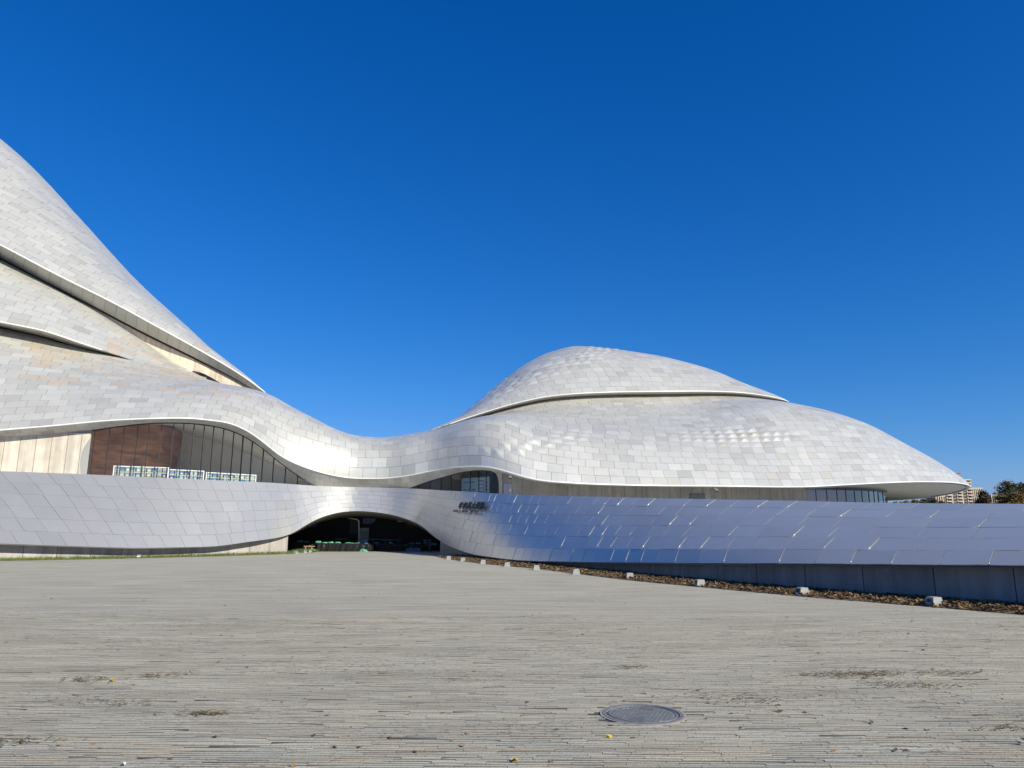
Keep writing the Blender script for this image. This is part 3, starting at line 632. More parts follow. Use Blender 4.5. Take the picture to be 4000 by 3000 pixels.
# doors in the long wall
def wall_box(mb, pa_, pb_, z0, z1, o0, o1, c=None):
    k = np.array([m5(pa_), m5(pb_)]); P = mi(k); n_ = wn_(k[:1])[0]; t_ = norm((P[1]-P[0])*np.array([1, 1, 0])); ln = np.linalg.norm((P[1]-P[0])[:2]); o = P[0]*np.array([1, 1, 0])
    mb.frame(o, t_, n_, (0, 0, 1), (0, o0, z0), (ln, o1, z1), c)
def zpix(px, py): 
    P = mi(np.array([m5(px)]))[0]; return float(W(px, py, P[1])[2])
mb = MB(); z1 = zpix(1985, 1886); wall_box(mb, 1967, 2001, ZB, z1, .0, .075); dr = mb.build('service_door', M['door'], house)
mb = MB(); wall_box(mb, 1969, 1984, ZB, z1-.06, .07, .095); wall_box(mb, 1985.3, 1999.5, ZB, z1-.06, .07, .095); mb.build('door_leaf', mat('door_leaf_paint', (.27, .28, .33), rough=.4, noise=(3, .92, 1.06)), dr)
mb = MB(); wall_box(mb, 1991, 1995, zpix(1993, 1919), zpix(1993, 1911), .09, .105); mb.build('notice', M['white'], dr)
mb = MB(); z1 = zpix(2720, 1928); wall_box(mb, 2692, 2751, ZB, z1, .0, .07); dr = mb.build('service_door', mat('dark_door_paint', (.07, .07, .075), rough=.5), house)
mb = MB(); wall_box(mb, 2695, 2720, ZB, z1-.06, .065, .09); wall_box(mb, 2722, 2748, ZB, z1-.06, .065, .09); mb.build('door_leaf', mat('dark_leaf_paint', (.10, .10, .105), rough=.45), dr)

# ---- rooms behind the glass
tim = mat('timber_wall', (.52, .27, .15), rough=.45, noise=(1.1, .5, 1.45))
_t = [n_ for n_ in tim.node_tree.nodes if n_.type == 'TEX_NOISE'][0]; _m = tim.node_tree.nodes.new('ShaderNodeMapping'); _m.inputs['Scale'].default_value = (.35, .35, 1.6); _l = _t.inputs['Vector'].links[0]; _s = _l.from_socket
tim.node_tree.links.new(_s, _m.inputs[0]); tim.node_tree.links.new(_m.outputs[0], _t.inputs['Vector']); _t.inputs['Distortion'].default_value = 1.2
q = curve_px([(250, 1760, 54.2), (330, 1760, 56.5), (450, 1760, 58), (560, 1760, 59.5), (640, 1760, 62.5), (670, 1760, 67)], 60, 3)
lo, hi = q.copy(), q.copy(); lo[:, 2] = 3.5; hi[:, 2] = 10.5; hi = hi+np.array([.8, 1.2, 0]); V, F = grid_mesh(ruled(lo, hi, 10)); obj('foyer_timber_wall', V, F, tim, house, True)
rm = mat('foyer_plaster', (.72, .69, .63), rough=.7, noise=(.8, .9, 1.06))
q = curve_px([(300, 1760, 70), (700, 1760, 66.5), (1000, 1760, 65.5), (1250, 1760, 65)], 60, 3); lo, hi = q.copy(), q.copy(); lo[:, 2] = 3.5; hi[:, 2] = np.interp(np.arange(60), [0, 25, 40, 50, 59], [11.5, 11, 9.3, 7.6, 6.3]); hi = hi-np.array([0, 2., 0]); V, F = grid_mesh(ruled(lo, hi, 10)); obj('foyer_inner_wall', V, F, rm, house, True)
kk = np.linspace(float(m5(312)), float(m5(1235)), 60); fe_ = mi(kk)+np.array([0, 0, .05])-wn_(kk)*.06; V, F = grid_mesh(ruled(fe_, hi+np.array([0, 0, .0]), 8)); obj('foyer_ceiling', V, F, rm, house, True)
q = curve_px([(1560, 1880, 65.2), (1960, 1880, 65.2)], 10, 0); lo, hi = q.copy(), q.copy(); lo[:, 2] = 2.5; hi[:, 2] = 9; V, F = grid_mesh(ruled(lo, hi, 3)); obj('foyer_inner_wall', V, F, rm, house)
q = curve_px([(3140, 1900, 68), (3300, 1900, 70.5), (3420, 1900, 76)], 10, 0); lo, hi = q.copy(), q.copy(); lo[:, 2] = 2; hi[:, 2] = 8; V, F = grid_mesh(ruled(lo, hi, 3)); obj('foyer_inner_wall', V, F, rm, house)

# ================================================================== SIGN ON THE SKIRT
def skirt_near(px, py):
    ui = np.linspace(0, 1, 900); best = None
    P = skirt.G; X, Y = proj(P); d = (X-px)**2+(Y-py)**2; i, j = np.unravel_index(np.argmin(d), d.shape); return i, j
def glyph(ch, size, depth, name, parent, o, ax, ay, az, mat_):
    cu = bpy.data.curves.new('glyph', 'FONT'); cu.body = ch; cu.size = size; cu.extrude = depth; cu.align_x = 'LEFT'; cu.resolution_u = 2; cu.offset = .022*size
    tmp = bpy.data.objects.new('glyph', cu); COL.objects.link(tmp); bpy.context.view_layer.update()
    dg = bpy.context.evaluated_depsgraph_get(); me = bpy.data.meshes.new_from_object(tmp.evaluated_get(dg)); V = np.array([v.co for v in me.vertices]); F = [tuple(p.vertices) for p in me.polygons]
    COL.objects.unlink(tmp); bpy.data.objects.remove(tmp); bpy.data.curves.remove(cu); bpy.data.meshes.remove(me)
    if len(V) == 0: return 0
    w = V[:, 0].max()
    Wd = o+V[:, :1]*ax+V[:, 1:2]*ay+V[:, 2:3]*az
    obj(name, Wd, F, mat_, parent); return w
M['letters'] = mat('dark_blue_metal_letters', (.010, .014, .03), rough=.6)
M['letter_post'] = mat('steel_pin', (.4, .4, .42), rough=.4, metal=.8)
def sign(pxa, pya, pxb, pyb, text, size_px, label, name, stretch=1.0, word_names='character'):
    ia, ja = skirt_near(pxa, pya); ib, jb = skirt_near(pxb, pyb)
    A = skirt.G[ia, ja]; B = skirt.G[ib, jb]; n_ = norm(skirt.N[(ia+ib)//2, (ja+jb)//2]); ax = norm(B-A); total = np.linalg.norm(B-A)
    ay = np.array([0, 0, 1.])-n_*n_[2]; ay = norm(ay-ax*np.dot(ay, ax)); 
    root = thing(name, label, 'sign', (A+B)/2)
    d = np.linalg.norm((A+B)/2-np.array([0, 0, EYE])); h = size_px/F_PX*d/abs(ay[2])
    n = len(text); adv = total/n
    for k, ch in enumerate(text):
        if ch == ' ': continue
        o = A+ax*(adv*(k+.05))+n_*.20
        glyph(ch, h*1.12, h*.05, word_names, root, o, ax*(adv/h*stretch), ay, n_, M['letters'])
    return root
sign(1797, 1986.5, 1900, 1986.5, '哈尔滨大剧院', 25, 'dark blue raised Chinese characters of the theatre name standing on the panelled wall', 'building_sign', .84)
sign(1778, 2005.5, 1880, 2004.5, 'HARBIN GRAND THEATRE', 10.5, 'small row of dark raised capitals reading HARBIN GRAND THEATRE below the Chinese characters', 'building_sign', 1.15, 'letter')

# ================================================================== SECURITY CAMERAS
def security_camera(px, py, label):
    k = float(m5(px)); P = mi(np.array([k]))[0]; n_ = wn_(np.array([k]))[0]; z = float(W(px, py, P[1]-.3)[2]); p = np.array([P[0], P[1], z])+n_*.05
    t = thing('security_camera', label, 'security camera', p, 'dome cameras on the long concrete wall')
    t_ = np.array([-n_[1], n_[0], 0])
    mb = MB(); mb.frame(p, t_, n_, (0, 0, 1), (-.08, 0, .18), (.08, .03, .36)); mb.tube([p+n_*.02+[0, 0, .27], p+n_*.25+[0, 0, .27], p+n_*.30+[0, 0, .2]], .025, 8); mb.build('bracket', M['white'], t, True)
    mb = MB(); mb.lathe(p+n_*.30, [(.02, .2), (.09, .18), (.115, .10), (.12, .02), (.12, 0)], 16); mb.build('housing', M['white'], t, True)
    mb = MB(); mb.lathe(p+n_*.30, [(.105, 0), (.10, -.05), (.075, -.09), (.03, -.11)], 16); mb.build('lens_dome', mat('smoked_dome', (.02, .02, .025), rough=.1), t, True)
security_camera(1993, 1866, 'small white dome camera on the concrete wall just above the grey service door')
security_camera(2791, 1917, 'small white dome camera under the eave to the right of the dark low door')

# ================================================================== GROUND LIGHTS ALONG THE WALLS
M['cast'] = mat('light_grey_stone', (.31, .315, .315), rough=.75, noise=(14, .85, 1.1), bump=(40, .2, .01))
def ground_light():
    t = thing('ground_light', 'x', 'ground light')
    mb = MB(); b, tp, h = .150, .105, .205
    lo = [(-b, -b), (b, -b), (b, b), (-b, b)]; V = [(x, y, -.02) for x, y in lo]+[(x*tp/b, y*tp/b+.012, h) for x, y in lo]
    F = [(3, 2, 1, 0), (4, 5, 6, 7), (1, 2, 6, 5), (2, 3, 7, 6), (3, 0, 4, 7)]
    # front (-y) face with a recessed light slot
    def fp(s_, z): 
        k = (z+.02)/(h+.02); hw = b+(tp-b)*k; return (s_*hw, -b+(b-tp+.012)*k, z)
    z0, z1, f = .09, .162, .74
    V += [fp(-f, z0), fp(f, z0), fp(f, z1), fp(-f, z1)]; V += [(x, y+.07, z+.01) for x, y, z in V[8:12]]
    F += [(0, 1, 9, 8), (1, 5, 10, 9), (5, 4, 11, 10), (4, 0, 8, 11), (8, 9, 13, 12), (9, 10, 14, 13), (10, 11, 15, 14), (11, 8, 12, 15)]
    mb.add(V, F); mb.build('housing', M['cast'], t)
    mb = MB(); V = [fp(-f, z0), fp(f, z0), fp(f, z1), fp(-f, z1)]; mb.add([(x*.98, y+.055, z+.005) for x, y, z in V], [(0, 1, 2, 3)]); mb.build('lamp_glass', mat('lamp_lens', (.10, .105, .11), rough=.25), t)
    return t
gl0 = ground_light()
bm_ = bpy.data.objects
def copy_tree(o, parent=None):
    c = o.copy(); COL.objects.link(c)
    if parent is not None: c.parent = parent
    for ch in list(o.children): copy_tree(ch, c)
    return c
RL = [(3665, 2371, 'nearest ground light at the far right by the leaf litter'), (3142, 2328, 'ground light below the wall, second from the right end'), (2738, 2292, 'ground light below the wall, third from the right end'),
      (2461, 2262, 'ground light below the wall, fourth from the right end'), (2251, 2244, 'ground light below the wall, fifth from the right end'), (2095, 2227, 'ground light, sixth from the right end, where the wall starts to curve'),
      (1981, 2214, 'ground light on the right side, fourth out from the arch'), (1886, 2203, 'ground light on the right side, third out from the arch'), (1808, 2193, 'ground light on the right side, second out from the arch'), (1752, 2186, 'ground light at the right foot of the arch, first beside the jamb')]
LL = [(246, 2186, 'leftmost ground light in front of the pale base wall'), (526, 2181, 'second ground light from the left in front of the pale base wall'), (740, 2178, 'third ground light from the left in front of the pale base wall'), (903, 2173.5, 'fourth ground light from the left in front of the pale base wall'),
      (1012, 2169, 'fifth ground light from the left, beside the grass strip'), (1091, 2165.5, 'sixth ground light from the left, near the end of the pale base wall'), (1153, 2163, 'ground light on the green grass at the left arch corner'), (1187, 2159, 'left one of the two ground lights standing close together by the tarpaulin'), (1207, 2157.5, 'right one of the two ground lights standing close together by the tarpaulin')]
plan = np.stack([Bt[:, 0], Bt[:, 1]], 1)
first = True
for lst, grp in ((RL, 'ground lights along the shaded right wall'), (LL, 'ground lights along the sunlit left wall')):
    for px, py, lab in lst:
        p = G(px, py); d = np.linalg.norm(plan-p[:2], axis=1); k = int(np.argmin(d)); k = min(max(k, 20), len(plan)-20); o_ = -inw[k]   # face away from the wall
        t = gl0 if first else copy_tree(gl0); first = False
        if lst is LL and px < 1120:
            jb = int(np.argmin(np.abs(proj(bL)[0]-px))); p = np.array([*(bL[jb][:2]+o_[:2]*.42), 0.])
        rzv = math.atan2(o_[1], o_[0])+math.pi/2+random.gauss(0, .05)-(.32 if lst is RL else 0)
        t.location = (p[0], p[1]+.15, 0); t.rotation_euler = (0, 0, rzv); t['label'] = 'pale stone '+lab; t['category'] = 'ground light'; t['group'] = grp

# ================================================================== PLANTING STRIPS
def bed(e, inner, h):
    I = []
    for p in e:
        d = np.linalg.norm(inner[:, :2]-p[:2], axis=1); I.append(inner[int(np.argmin(d))])
    I = smooth(np.array(I), 4); I[:, 2] = 0
    Gd = ruled(e, I, 5); Gd[:, :, 2] = np.array([.004, .03, .045, .05, .05])[None]*h+np.abs(rng.normal(0, .012, Gd.shape[:2]))*h; Gd[:, 0, 2] = .004
    return Gd
redge = [(1704, 2175), (1760, 2186), (1900, 2204), (2100, 2223), (2300, 2248), (2500, 2272), (2717, 2292), (3110, 2329), (3639, 2372), (4000, 2403), (4700, 2470)]
er = np.array([G(x, y) for x, y in redge]); er = dense(er, chord(er), 160, 3)
el = bL[::2].copy(); el[:, :2] += -inw[iL][::2, :2]*(.55+.25*smooth(rng.random(len(el)), 3))[:, None]; el[:, 2] = 0
GR = bed(er, bR, 1.3); GL = bed(el, bL, 1.3)
soil = mat('leaf_strewn_soil', (.13, .085, .05), rough=.95, noise=(7, .55, 1.5), bump=(25, .7, .04))
turf = mat('mossy_soil', (.12, .13, .055), rough=.95, noise=(5, .6, 1.35), bump=(25, .7, .04))
for Gd, m_, nm in ((GR, soil, 'planting_bed'), (GL, turf, 'grass_verge')):
    V, F = grid_mesh(Gd); o = obj(nm, V, F, m_, None, True); o['kind'] = 'structure'
M['leaf'] = mat('plant_colour', rough=.8, attr=True, spec=.2)
def scatter(Gd, n, name, palette, size, flat, near_bias=0., ranges=None):
    V, F, C = [], [], []; nt, nv = Gd.shape[:2]
    ar = np.linalg.norm(np.diff(Gd[:, 2], axis=0), axis=1)*np.linalg.norm(Gd[:-1, -1]-Gd[:-1, 0], axis=1); w = ar*(1/np.maximum(Gd[:-1, 2, 1], 5))**near_bias; cw = np.cumsum(w)/w.sum()
    for _ in range(n):
        k = int(np.searchsorted(cw, random.random())); k = min(k, nt-2); f = random.random(); g_ = random.random()**.9*(nv-1.01); j = int(g_); q = g_-j
        p = (Gd[k, j]*(1-q)+Gd[k, j+1]*q)*(1-f)+(Gd[k+1, j]*(1-q)+Gd[k+1, j+1]*q)*f
        s_ = size*(.6+.8*random.random()); a = random.random()*6.28; c = np.array(random.choice(palette))*(.75+.5*random.random()); b = len(V)
        if flat:
            u = np.array([math.cos(a), math.sin(a), random.gauss(0, .35)]); v = np.array([-math.sin(a), math.cos(a), random.gauss(0, .35)])*.6
            z = np.array([0, 0, .01+random.random()*.05])
            V += [p-u*s_+z, p+v*s_*.8+z, p+u*s_+z, p-v*s_*.8+z]; F.append((b, b+1, b+2, b+3)); C.append(c)
        else:
            h = s_*2.2*random.random()**.6; l = np.array([random.gauss(0, .35), random.gauss(0, .35), 1])*h; u = np.array([math.cos(a), math.sin(a), 0])*s_*.14
            V += [p-u, p+u, p+l*.6+u*.6, p+l]; F.append((b, b+1, b+2, b+3)); C.append(c)
    o = obj(name, np.array(V), F, M['leaf'], None, False, np.array(C)); return o
brown = [(.18, .11, .06), (.21, .135, .07), (.14, .08, .045), (.25, .175, .10), (.10, .065, .035)]
green = [(.10, .16, .03), (.14, .19, .045), (.18, .19, .06), (.08, .12, .025)]
o = scatter(GR, 16000, 'leaf_litter', brown, .05, True, 1.1); tag(o, 'dry brown leaves heaped along the foot of the shaded right wall', 'leaves', kind='stuff')
o = scatter(GR, 1100, 'grass', green+[(.24, .2, .08)], .06, False, 1.0); tag(o, 'thin weedy grass among brown leaves below the shaded right wall', 'grass', kind='stuff')
o = scatter(GL, 9000, 'grass', green+[(.2, .17, .07), (.12, .2, .035)], .075, False); tag(o, 'green grass strip along the foot of the sunlit pale base wall', 'grass', kind='stuff')
# bright grass patch at the left corner of the arch
cpt = G(1165, 2158); Gp = np.array([[[cpt[0]-1.0+2.1*i/9, cpt[1]+.2+j*.9+.25*math.sin(i), .03+.05*math.sin(math.pi*i/9)*(j > 0)+.03*j] for j in range(5)] for i in range(10)])
V, F = grid_mesh(Gp); o = obj('grass_mound', V, F, turf, None, True); o['kind'] = 'structure'
o = scatter(Gp, 2500, 'grass', [(.085, .15, .03), (.11, .18, .04), (.07, .12, .025)], .055, False); tag(o, 'bright green grass patch at the left corner of the arch', 'grass', kind='stuff')

# ================================================================== UNDER THE ARCH
def at(px, py, d): return W(px, py, d)
def arch_box(mb, x0, y0, x1, y1, d, th, c=None):
    a, b = at(x0, y1, d), at(x1, y0, d); mb.box((a[0], d, a[2]), (b[0], d+th, b[2]), c)
DB = 62.3
# black tarpaulin laid over a long heap, with folds
def tarp(x0, x1, d, ytop0, ytop1, label, depth=1.1, seed=1):
    r = np.random.default_rng(seed); n, m = 150, 16; a, b = at(x0, 2120, d)[0], at(x1, 2120, d)[0]; ht = [float(at((x0+x1)/2, y, d)[2]) for y in (ytop0, ytop1)]
    xs = np.linspace(a, b, n); fold = smooth(r.normal(0, 1, n), 2.2)*.5+smooth(r.normal(0, 1, n), 1.0)*.35; top = np.interp(np.linspace(0, 1, n), [0, 1], ht)+smooth(r.normal(0, 1, n), 4)*.05
    sag = np.abs(np.sin(np.linspace(0, 9*math.pi, n)+r.normal(0, .3)))
    Gd = np.zeros((n, m, 3))
    for j in range(m):
        s_ = j/(m-1)
        if s_ < .7: f = s_/.7; y = d-(1-f)**1.5*.55+fold*.12*(math.sin(math.pi*min(1, f+.15)))+.1*sag*(1-f); z = top*(f**.8)-(.05*sag)*math.sin(math.pi*f)
        else: f = (s_-.7)/.3; y = d+f*depth+fold*.02; z = top*(1-.25*f*f)
        Gd[:, j] = np.stack([xs+fold*.05*(1-s_), y, np.maximum(z, .005)], 1)
    V, F = grid_mesh(Gd)
    o = obj('tarpaulin', V, F, mat('black_plastic_sheet', (.018, .018, .02), rough=.28, noise=(4, .7, 1.3), bump=(6, .5, .05)), None, True); tag(o, label, 'tarpaulin', 'black tarpaulins under the arch'); return o
tarp(1238, 1462, DB, 2120, 2124, 'black plastic tarpaulin in the sunlit middle of the arch with shiny folds', 1.2, 3)
tarp(1143, 1240, DB+.8, 2116, 2120, 'black plastic tarpaulin at the left side of the arch behind the grass', 1.2, 5)
tarp(1455, 1660, DB+.9, 2121, 2124, 'black plastic tarpaulin in the shaded right part of the arch', 1.2, 9)
M['sack'] = mat('green_woven_sack', (.10, .36, .24), rough=.7, noise=(9, .75, 1.2), bump=(30, .3, .02))
SB = [(1173, 2113.5, 'leftmost green sandbag on the black tarpaulin'), (1197.6, 2114.5, 'second green sandbag from the left on the tarpaulin'), (1243.5, 2116, 'third green sandbag from the left on the tarpaulin'), (1269, 2119.5, 'fourth green sandbag from the left on the tarpaulin'),
      (1291, 2119.5, 'fifth green sandbag from the left on the tarpaulin'), (1319, 2119.5, 'sixth green sandbag from the left, alone on the tarpaulin'), (1358.6, 2122, 'green sandbag seventh from the left, left of a close trio'), (1377.7, 2123, 'green sandbag in the middle of a close trio left of the white downpipe'),
      (1395, 2122.5, 'green sandbag at the foot of the white downpipe'), (1435, 2123, 'green sandbag just right of the door under the arch'), (1470, 2120, 'green sandbag at the edge of the shade under the arch'), (1527.6, 2119, 'dim green sandbag in the shade, below the blue pipe'),
      (1608, 2122, 'dim green sandbag in the shade, left one of a pair near the crates'), (1633, 2122.5, 'dim green sandbag in the shade, right one of a pair near the crates'), (1696, 2124, 'dim green sandbag right of the crate stack')]
def sandbag():
    n, m = 18, 10; V = []
    for i in range(n):
        t_ = 2*math.pi*i/n
        for j in range(m+1):
            f = -math.pi/2+math.pi*j/m; c_, s_ = math.cos(f), math.sin(f); x = .25*math.copysign(abs(math.cos(t_))**.75, math.cos(t_))*abs(c_)**.6; y = .15*math.copysign(abs(math.sin(t_))**.75, math.sin(t_))*abs(c_)**.6; V.append((x, y, .09+.09*math.copysign(abs(s_)**.8, s_)+.015*math.sin(5*x*9)))
    F = [(i*(m+1)+j, ((i+1) % n)*(m+1)+j, ((i+1) % n)*(m+1)+j+1, i*(m+1)+j+1) for i in range(n) for j in range(m)]
    return np.array(V), F
sv, sf = sandbag(); s0 = None
for px, py, lab in SB:
    d = DB+(.35 if 1238 < px < 1462 else 1.2); p = at(px, py+3, d)
    if s0 is None: s0 = obj('sandbag', sv, sf, M['sack'], None, True); o = s0
    else: o = s0.copy(); COL.objects.link(o)
    o.location = (p[0], d, p[2]-.06); o.rotation_euler = (random.gauss(0, .08), random.gauss(0, .1), random.gauss(0, .2)); k = .9+.25*random.random(); o.scale = (k, k, k*.95); tag(o, lab, 'sandbag', 'green sandbags holding down the tarpaulins')
for px, py, w, lab in ((1419, 2149, .42, 'crumpled green sheet heaped at the foot of the tarpaulin in the middle of the arch'), (1226, 2151, .34, 'crumpled green sheet beside the two close ground lights')):
    n, m = 22, 9; p = at(px, py, DB-1.2); r = np.random.default_rng(px); Gd = np.zeros((n, m, 3))
    for i in range(n):
        for j in range(m):
            f = j/(m-1); rr = w*(1-f)**.7*(1+.22*r.normal()); a = 2*math.pi*i/(n-1); Gd[i, j] = (p[0]+rr*math.cos(a), DB-1.2+rr*.5*math.sin(a), max(.0, .55*w*f**.8*(1+.15*r.normal())))
    Gd[-1] = Gd[0]; V, F = grid_mesh(Gd); o = obj('green_sheet', V, F, M['sack'], None, True); tag(o, lab, 'plastic sheet')
mb = MB(); a, b = at(1194, 2131, DB-.2), at(1232, 2131, DB-.2)
for k in range(2): mb.box((a[0], DB-.75+k*.16, a[2]-.09), (b[0]+.03*k, DB-.61+k*.16, a[2]-.02))
mb.box((a[0]+.1, DB-.72, -.01), (a[0]+.18, DB-.5, a[2]-.092)); mb.box((b[0]-.2, DB-.72, -.01), (b[0]-.12, DB-.5, a[2]-.092))
o = mb.build('timber_bench', mat('raw_timber', (.42, .28, .18), rough=.8, noise=(6, .8, 1.15))); tag(o, 'rough low plank bench standing in front of the left tarpaulin', 'bench')
# door in the black wall
dt = thing('opera_house_door', '', 'door'); bpy.data.objects.remove(dt)
def on_back(mb, x0, y0, x1, y1, d0, d1, c=None): arch_box(mb, x0, y0, x1, y1, d0, d1-d0, c)
mb = MB(); DW = 66.85; P0, P1 = at(1408, 2062, DW), at(1441, 2062, DW); w_ = P1[0]-P0[0]; hgt = P0[2]
mb.box((P0[0], DW, -.02), (P0[0]+.10, DW+.15, hgt)); mb.box((P1[0]-.10, DW, -.02), (P1[0], DW+.15, hgt)); mb.box((P0[0]+.1, DW, hgt-.28), (P1[0]-.1, DW+.15, hgt)); mb.box((P0[0]+.1, DW, .62), (P1[0]-.1, DW+.15, .78)); mb.box((P0[0]+.1, DW+.002, -.02), (P1[0]-.1, DW+.15, .12))
fr_ = mb.build('arch_door', mat('beige_door_frame', (.42, .42, .38), rough=.6), house)
mb = MB(); mb.box((P0[0]+.1, DW+.05, .78), (P1[0]-.1, DW+.08, hgt-.28)); mb.box((P0[0]+.1, DW+.05, .12), (P1[0]-.1, DW+.08, .62)); mb.build('door_glass', mat('dim_glass', (.09, .10, .11), rough=.15), fr_)
mb = MB(); on_back(mb, 1364, 2024, 1399, 2086, 66.9, 66.98); mb.build('wall_screen', mat('dark_grey_screen', (.055, .055, .07), rough=.7, noise=(5, .8, 1.2)), house)
mb = MB(); on_back(mb, 1309, 2102, 1357, 2110, 66.5, 66.98); mb.build('wall_shelf', mat('shelf_board', (.10, .09, .08), rough=.7), house)
# white downpipe with elbow
pts = [at(1358, 2023, 65.4), at(1378, 2026, 65.0), at(1396, 2030, 64.9), at(1401, 2034, 64.9), at(1402, 2046, 64.9), at(1403.5, 2120, 64.9)]; pts[-1][2] = .25
t = thing('downpipe', 'white downpipe under the arch with an elbow up to the vault', 'pipe', (pts[-1][0], pts[-1][1], 0))
mb = MB(); mb.tube(pts, .055, 10); mb.build('pipe', M['white'], t, True)
mb = MB(); mb.tube([pts[-1]+[0, 0, 0.25], pts[-1]+[0, 0, -.27]], .085, 10); mb.build('blue_sleeve', mat('blue_pipe_sleeve', (.04, .14, .5), rough=.5), t, True)
mb = MB()
for z in (.7, 1.3): mb.tube([pts[-1]+[0, 0, z-.02], pts[-1]+[0, 0, z+.02]], .072, 10)
mb.build('clamp', M['mullion'], t, True)
mb = MB(); a, b = at(1441, 2106, 65.9), at(1568, 2109.5, 65.9); mb.tube([a, (a+b)/2+[0, 0, -.01], b], .055, 10)
for f in (.12, .5, .9): q = a*(1-f)+b*f; mb.tube([q+[0, .0, -.05], [q[0], q[1], -.02]], .03, 6)
o = mb.build('rail_pipe', mat('dull_blue_pipe', (.16, .2, .3), rough=.5), None, True); tag(o, 'long horizontal bluish pipe rail in the shade right of the door', 'pipe')
mb = MB(); P = at(1430, 2109, 65.2); mb.box((P[0]-.18, 65.2, -.01), (P[0]+.12, 65.24, P[2]+.02)); mb.box((P[0]-.16, 65.24, -.01), (P[0]-.13, 65.6, P[2]-.1)); mb.box((P[0]+.08, 65.24, -.01), (P[0]+.11, 65.6, P[2]-.1)); o = mb.build('site_board', mat('pale_blue_board', (.30, .42, .62), rough=.5)); tag(o, 'pale blue board leaning in front of the door under the arch', 'board')
mb = MB(); P = at(1417, 2112, 65.5); mb.box((P[0]-.42, 65.5, -.01), (P[0]+.25, 65.9, P[2])); mb.box((P[0]-.45, 65.47, P[2]), (P[0]+.28, 65.93, P[2]+.05)); o = mb.build('site_box', mat('pale_grey_box', (.42, .45, .46), rough=.6, noise=(5, .85, 1.1))); tag(o, 'pale grey box with a lid in front of the door', 'box')
# hanging blue sheet above the door
n, m = 24, 8; Gd = np.zeros((n, m, 3)); a, b = at(1417, 2024, 65.8), at(1468, 2024, 65.8)
for i in range(n):
    for j in range(m):
        f, g_ = i/(n-1), j/(m-1); Gd[i, j] = (a[0]+(b[0]-a[0])*f, 65.8+.08*math.sin(f*19)*(.3+g_), a[2]-g_*(.42+.12*math.sin(f*3.3+.4)-.3*max(0, f-.7)))
V, F = grid_mesh(Gd); o = obj('blue_sheet', np.concatenate([V, V+np.array([0, .02, 0])]), np.concatenate([F, F[:, ::-1]+len(V)]), mat('dull_blue_sheet', (.10, .15, .26), rough=.6), None, True); tag(o, 'blue plastic sheet hanging from the vault above the door', 'plastic sheet')
# crates in two columns and a blue sheet heap
for c_ in range(2):
    for k in range(5):
        x = at(1661+c_*17, 2150, 63.9)[0]; mb = MB(); z = k*.205; w_, d_, h_ = .17, .2, .19
        mb.box((x-w_, 63.9-d_, z), (x+w_, 63.9+d_, z+.03)); mb.box((x-w_, 63.9-d_, z+.03), (x-w_+.02, 63.9+d_, z+h_)); mb.box((x+w_-.02, 63.9-d_, z+.03), (x+w_, 63.9+d_, z+h_)); mb.box((x-w_+.02, 63.9-d_, z+.03), (x+w_-.02, 63.9-d_+.02, z+h_-.07)); mb.box((x-w_+.02, 63.9+d_-.02, z+.03), (x+w_-.02, 63.9+d_, z+h_))
        mb.box((x-w_*.7, 63.9-d_-.008, z+.06), (x+w_*.7, 63.9-d_-.001, z+.11), (1, 1, 1), 1)
        o = mb.build('crate', None, None, False, False, [mat('dark_crate', (.045, .04, .045), rough=.6), mat('crate_tag', (.35, .36, .4), rough=.6)])
        tag(o, 'dark plastic crate, %s of the %s stack at the right end of the arch' % (('bottom', 'second lowest', 'middle', 'second highest', 'topmost')[k], ('left', 'right')[c_]), 'crate', 'stacked crates under the arch')
n, m = 40, 8; r = np.random.default_rng(4); Gd = np.zeros((n, m, 3)); a, b = at(1586, 2155, 62.6), at(1651, 2155, 62.6); prof = smooth(np.abs(r.normal(.33, .1, n)), 1.5)*np.clip(np.minimum(np.arange(n), n-1-np.arange(n))/5., 0, 1)**.6
for i in range(n):
    for j in range(m):
        f, g_ = i/(n-1), j/(m-1); Gd[i, j] = (a[0]+(b[0]-a[0])*f, 62.6-.45+.9*g_+.03*r.normal(), max(.0, prof[i]*math.sin(math.pi*g_)**.7*(1+.12*r.normal())))
V, F = grid_mesh(Gd); o = obj('blue_sheet', V, F, mat('crumpled_blue_sheet', (.13, .19, .30), rough=.55), None, True); tag(o, 'crumpled blue plastic sheet lying on the ground left of the crates', 'plastic sheet')
mb = MB(); p = at(1635, 2160, 61.6); mb.frame((p[0], 61.6, 0), (1, 0, 0), (0, 1, 0), (0, 0, 1), (-.15, -.12, 0), (.15, .12, .26), None, 0, .9); o = mb.build('small_bin', mat('slate_bin', (.12, .16, .24), rough=.6)); tag(o, 'small slate blue tub in front of the crumpled blue sheet', 'tub')

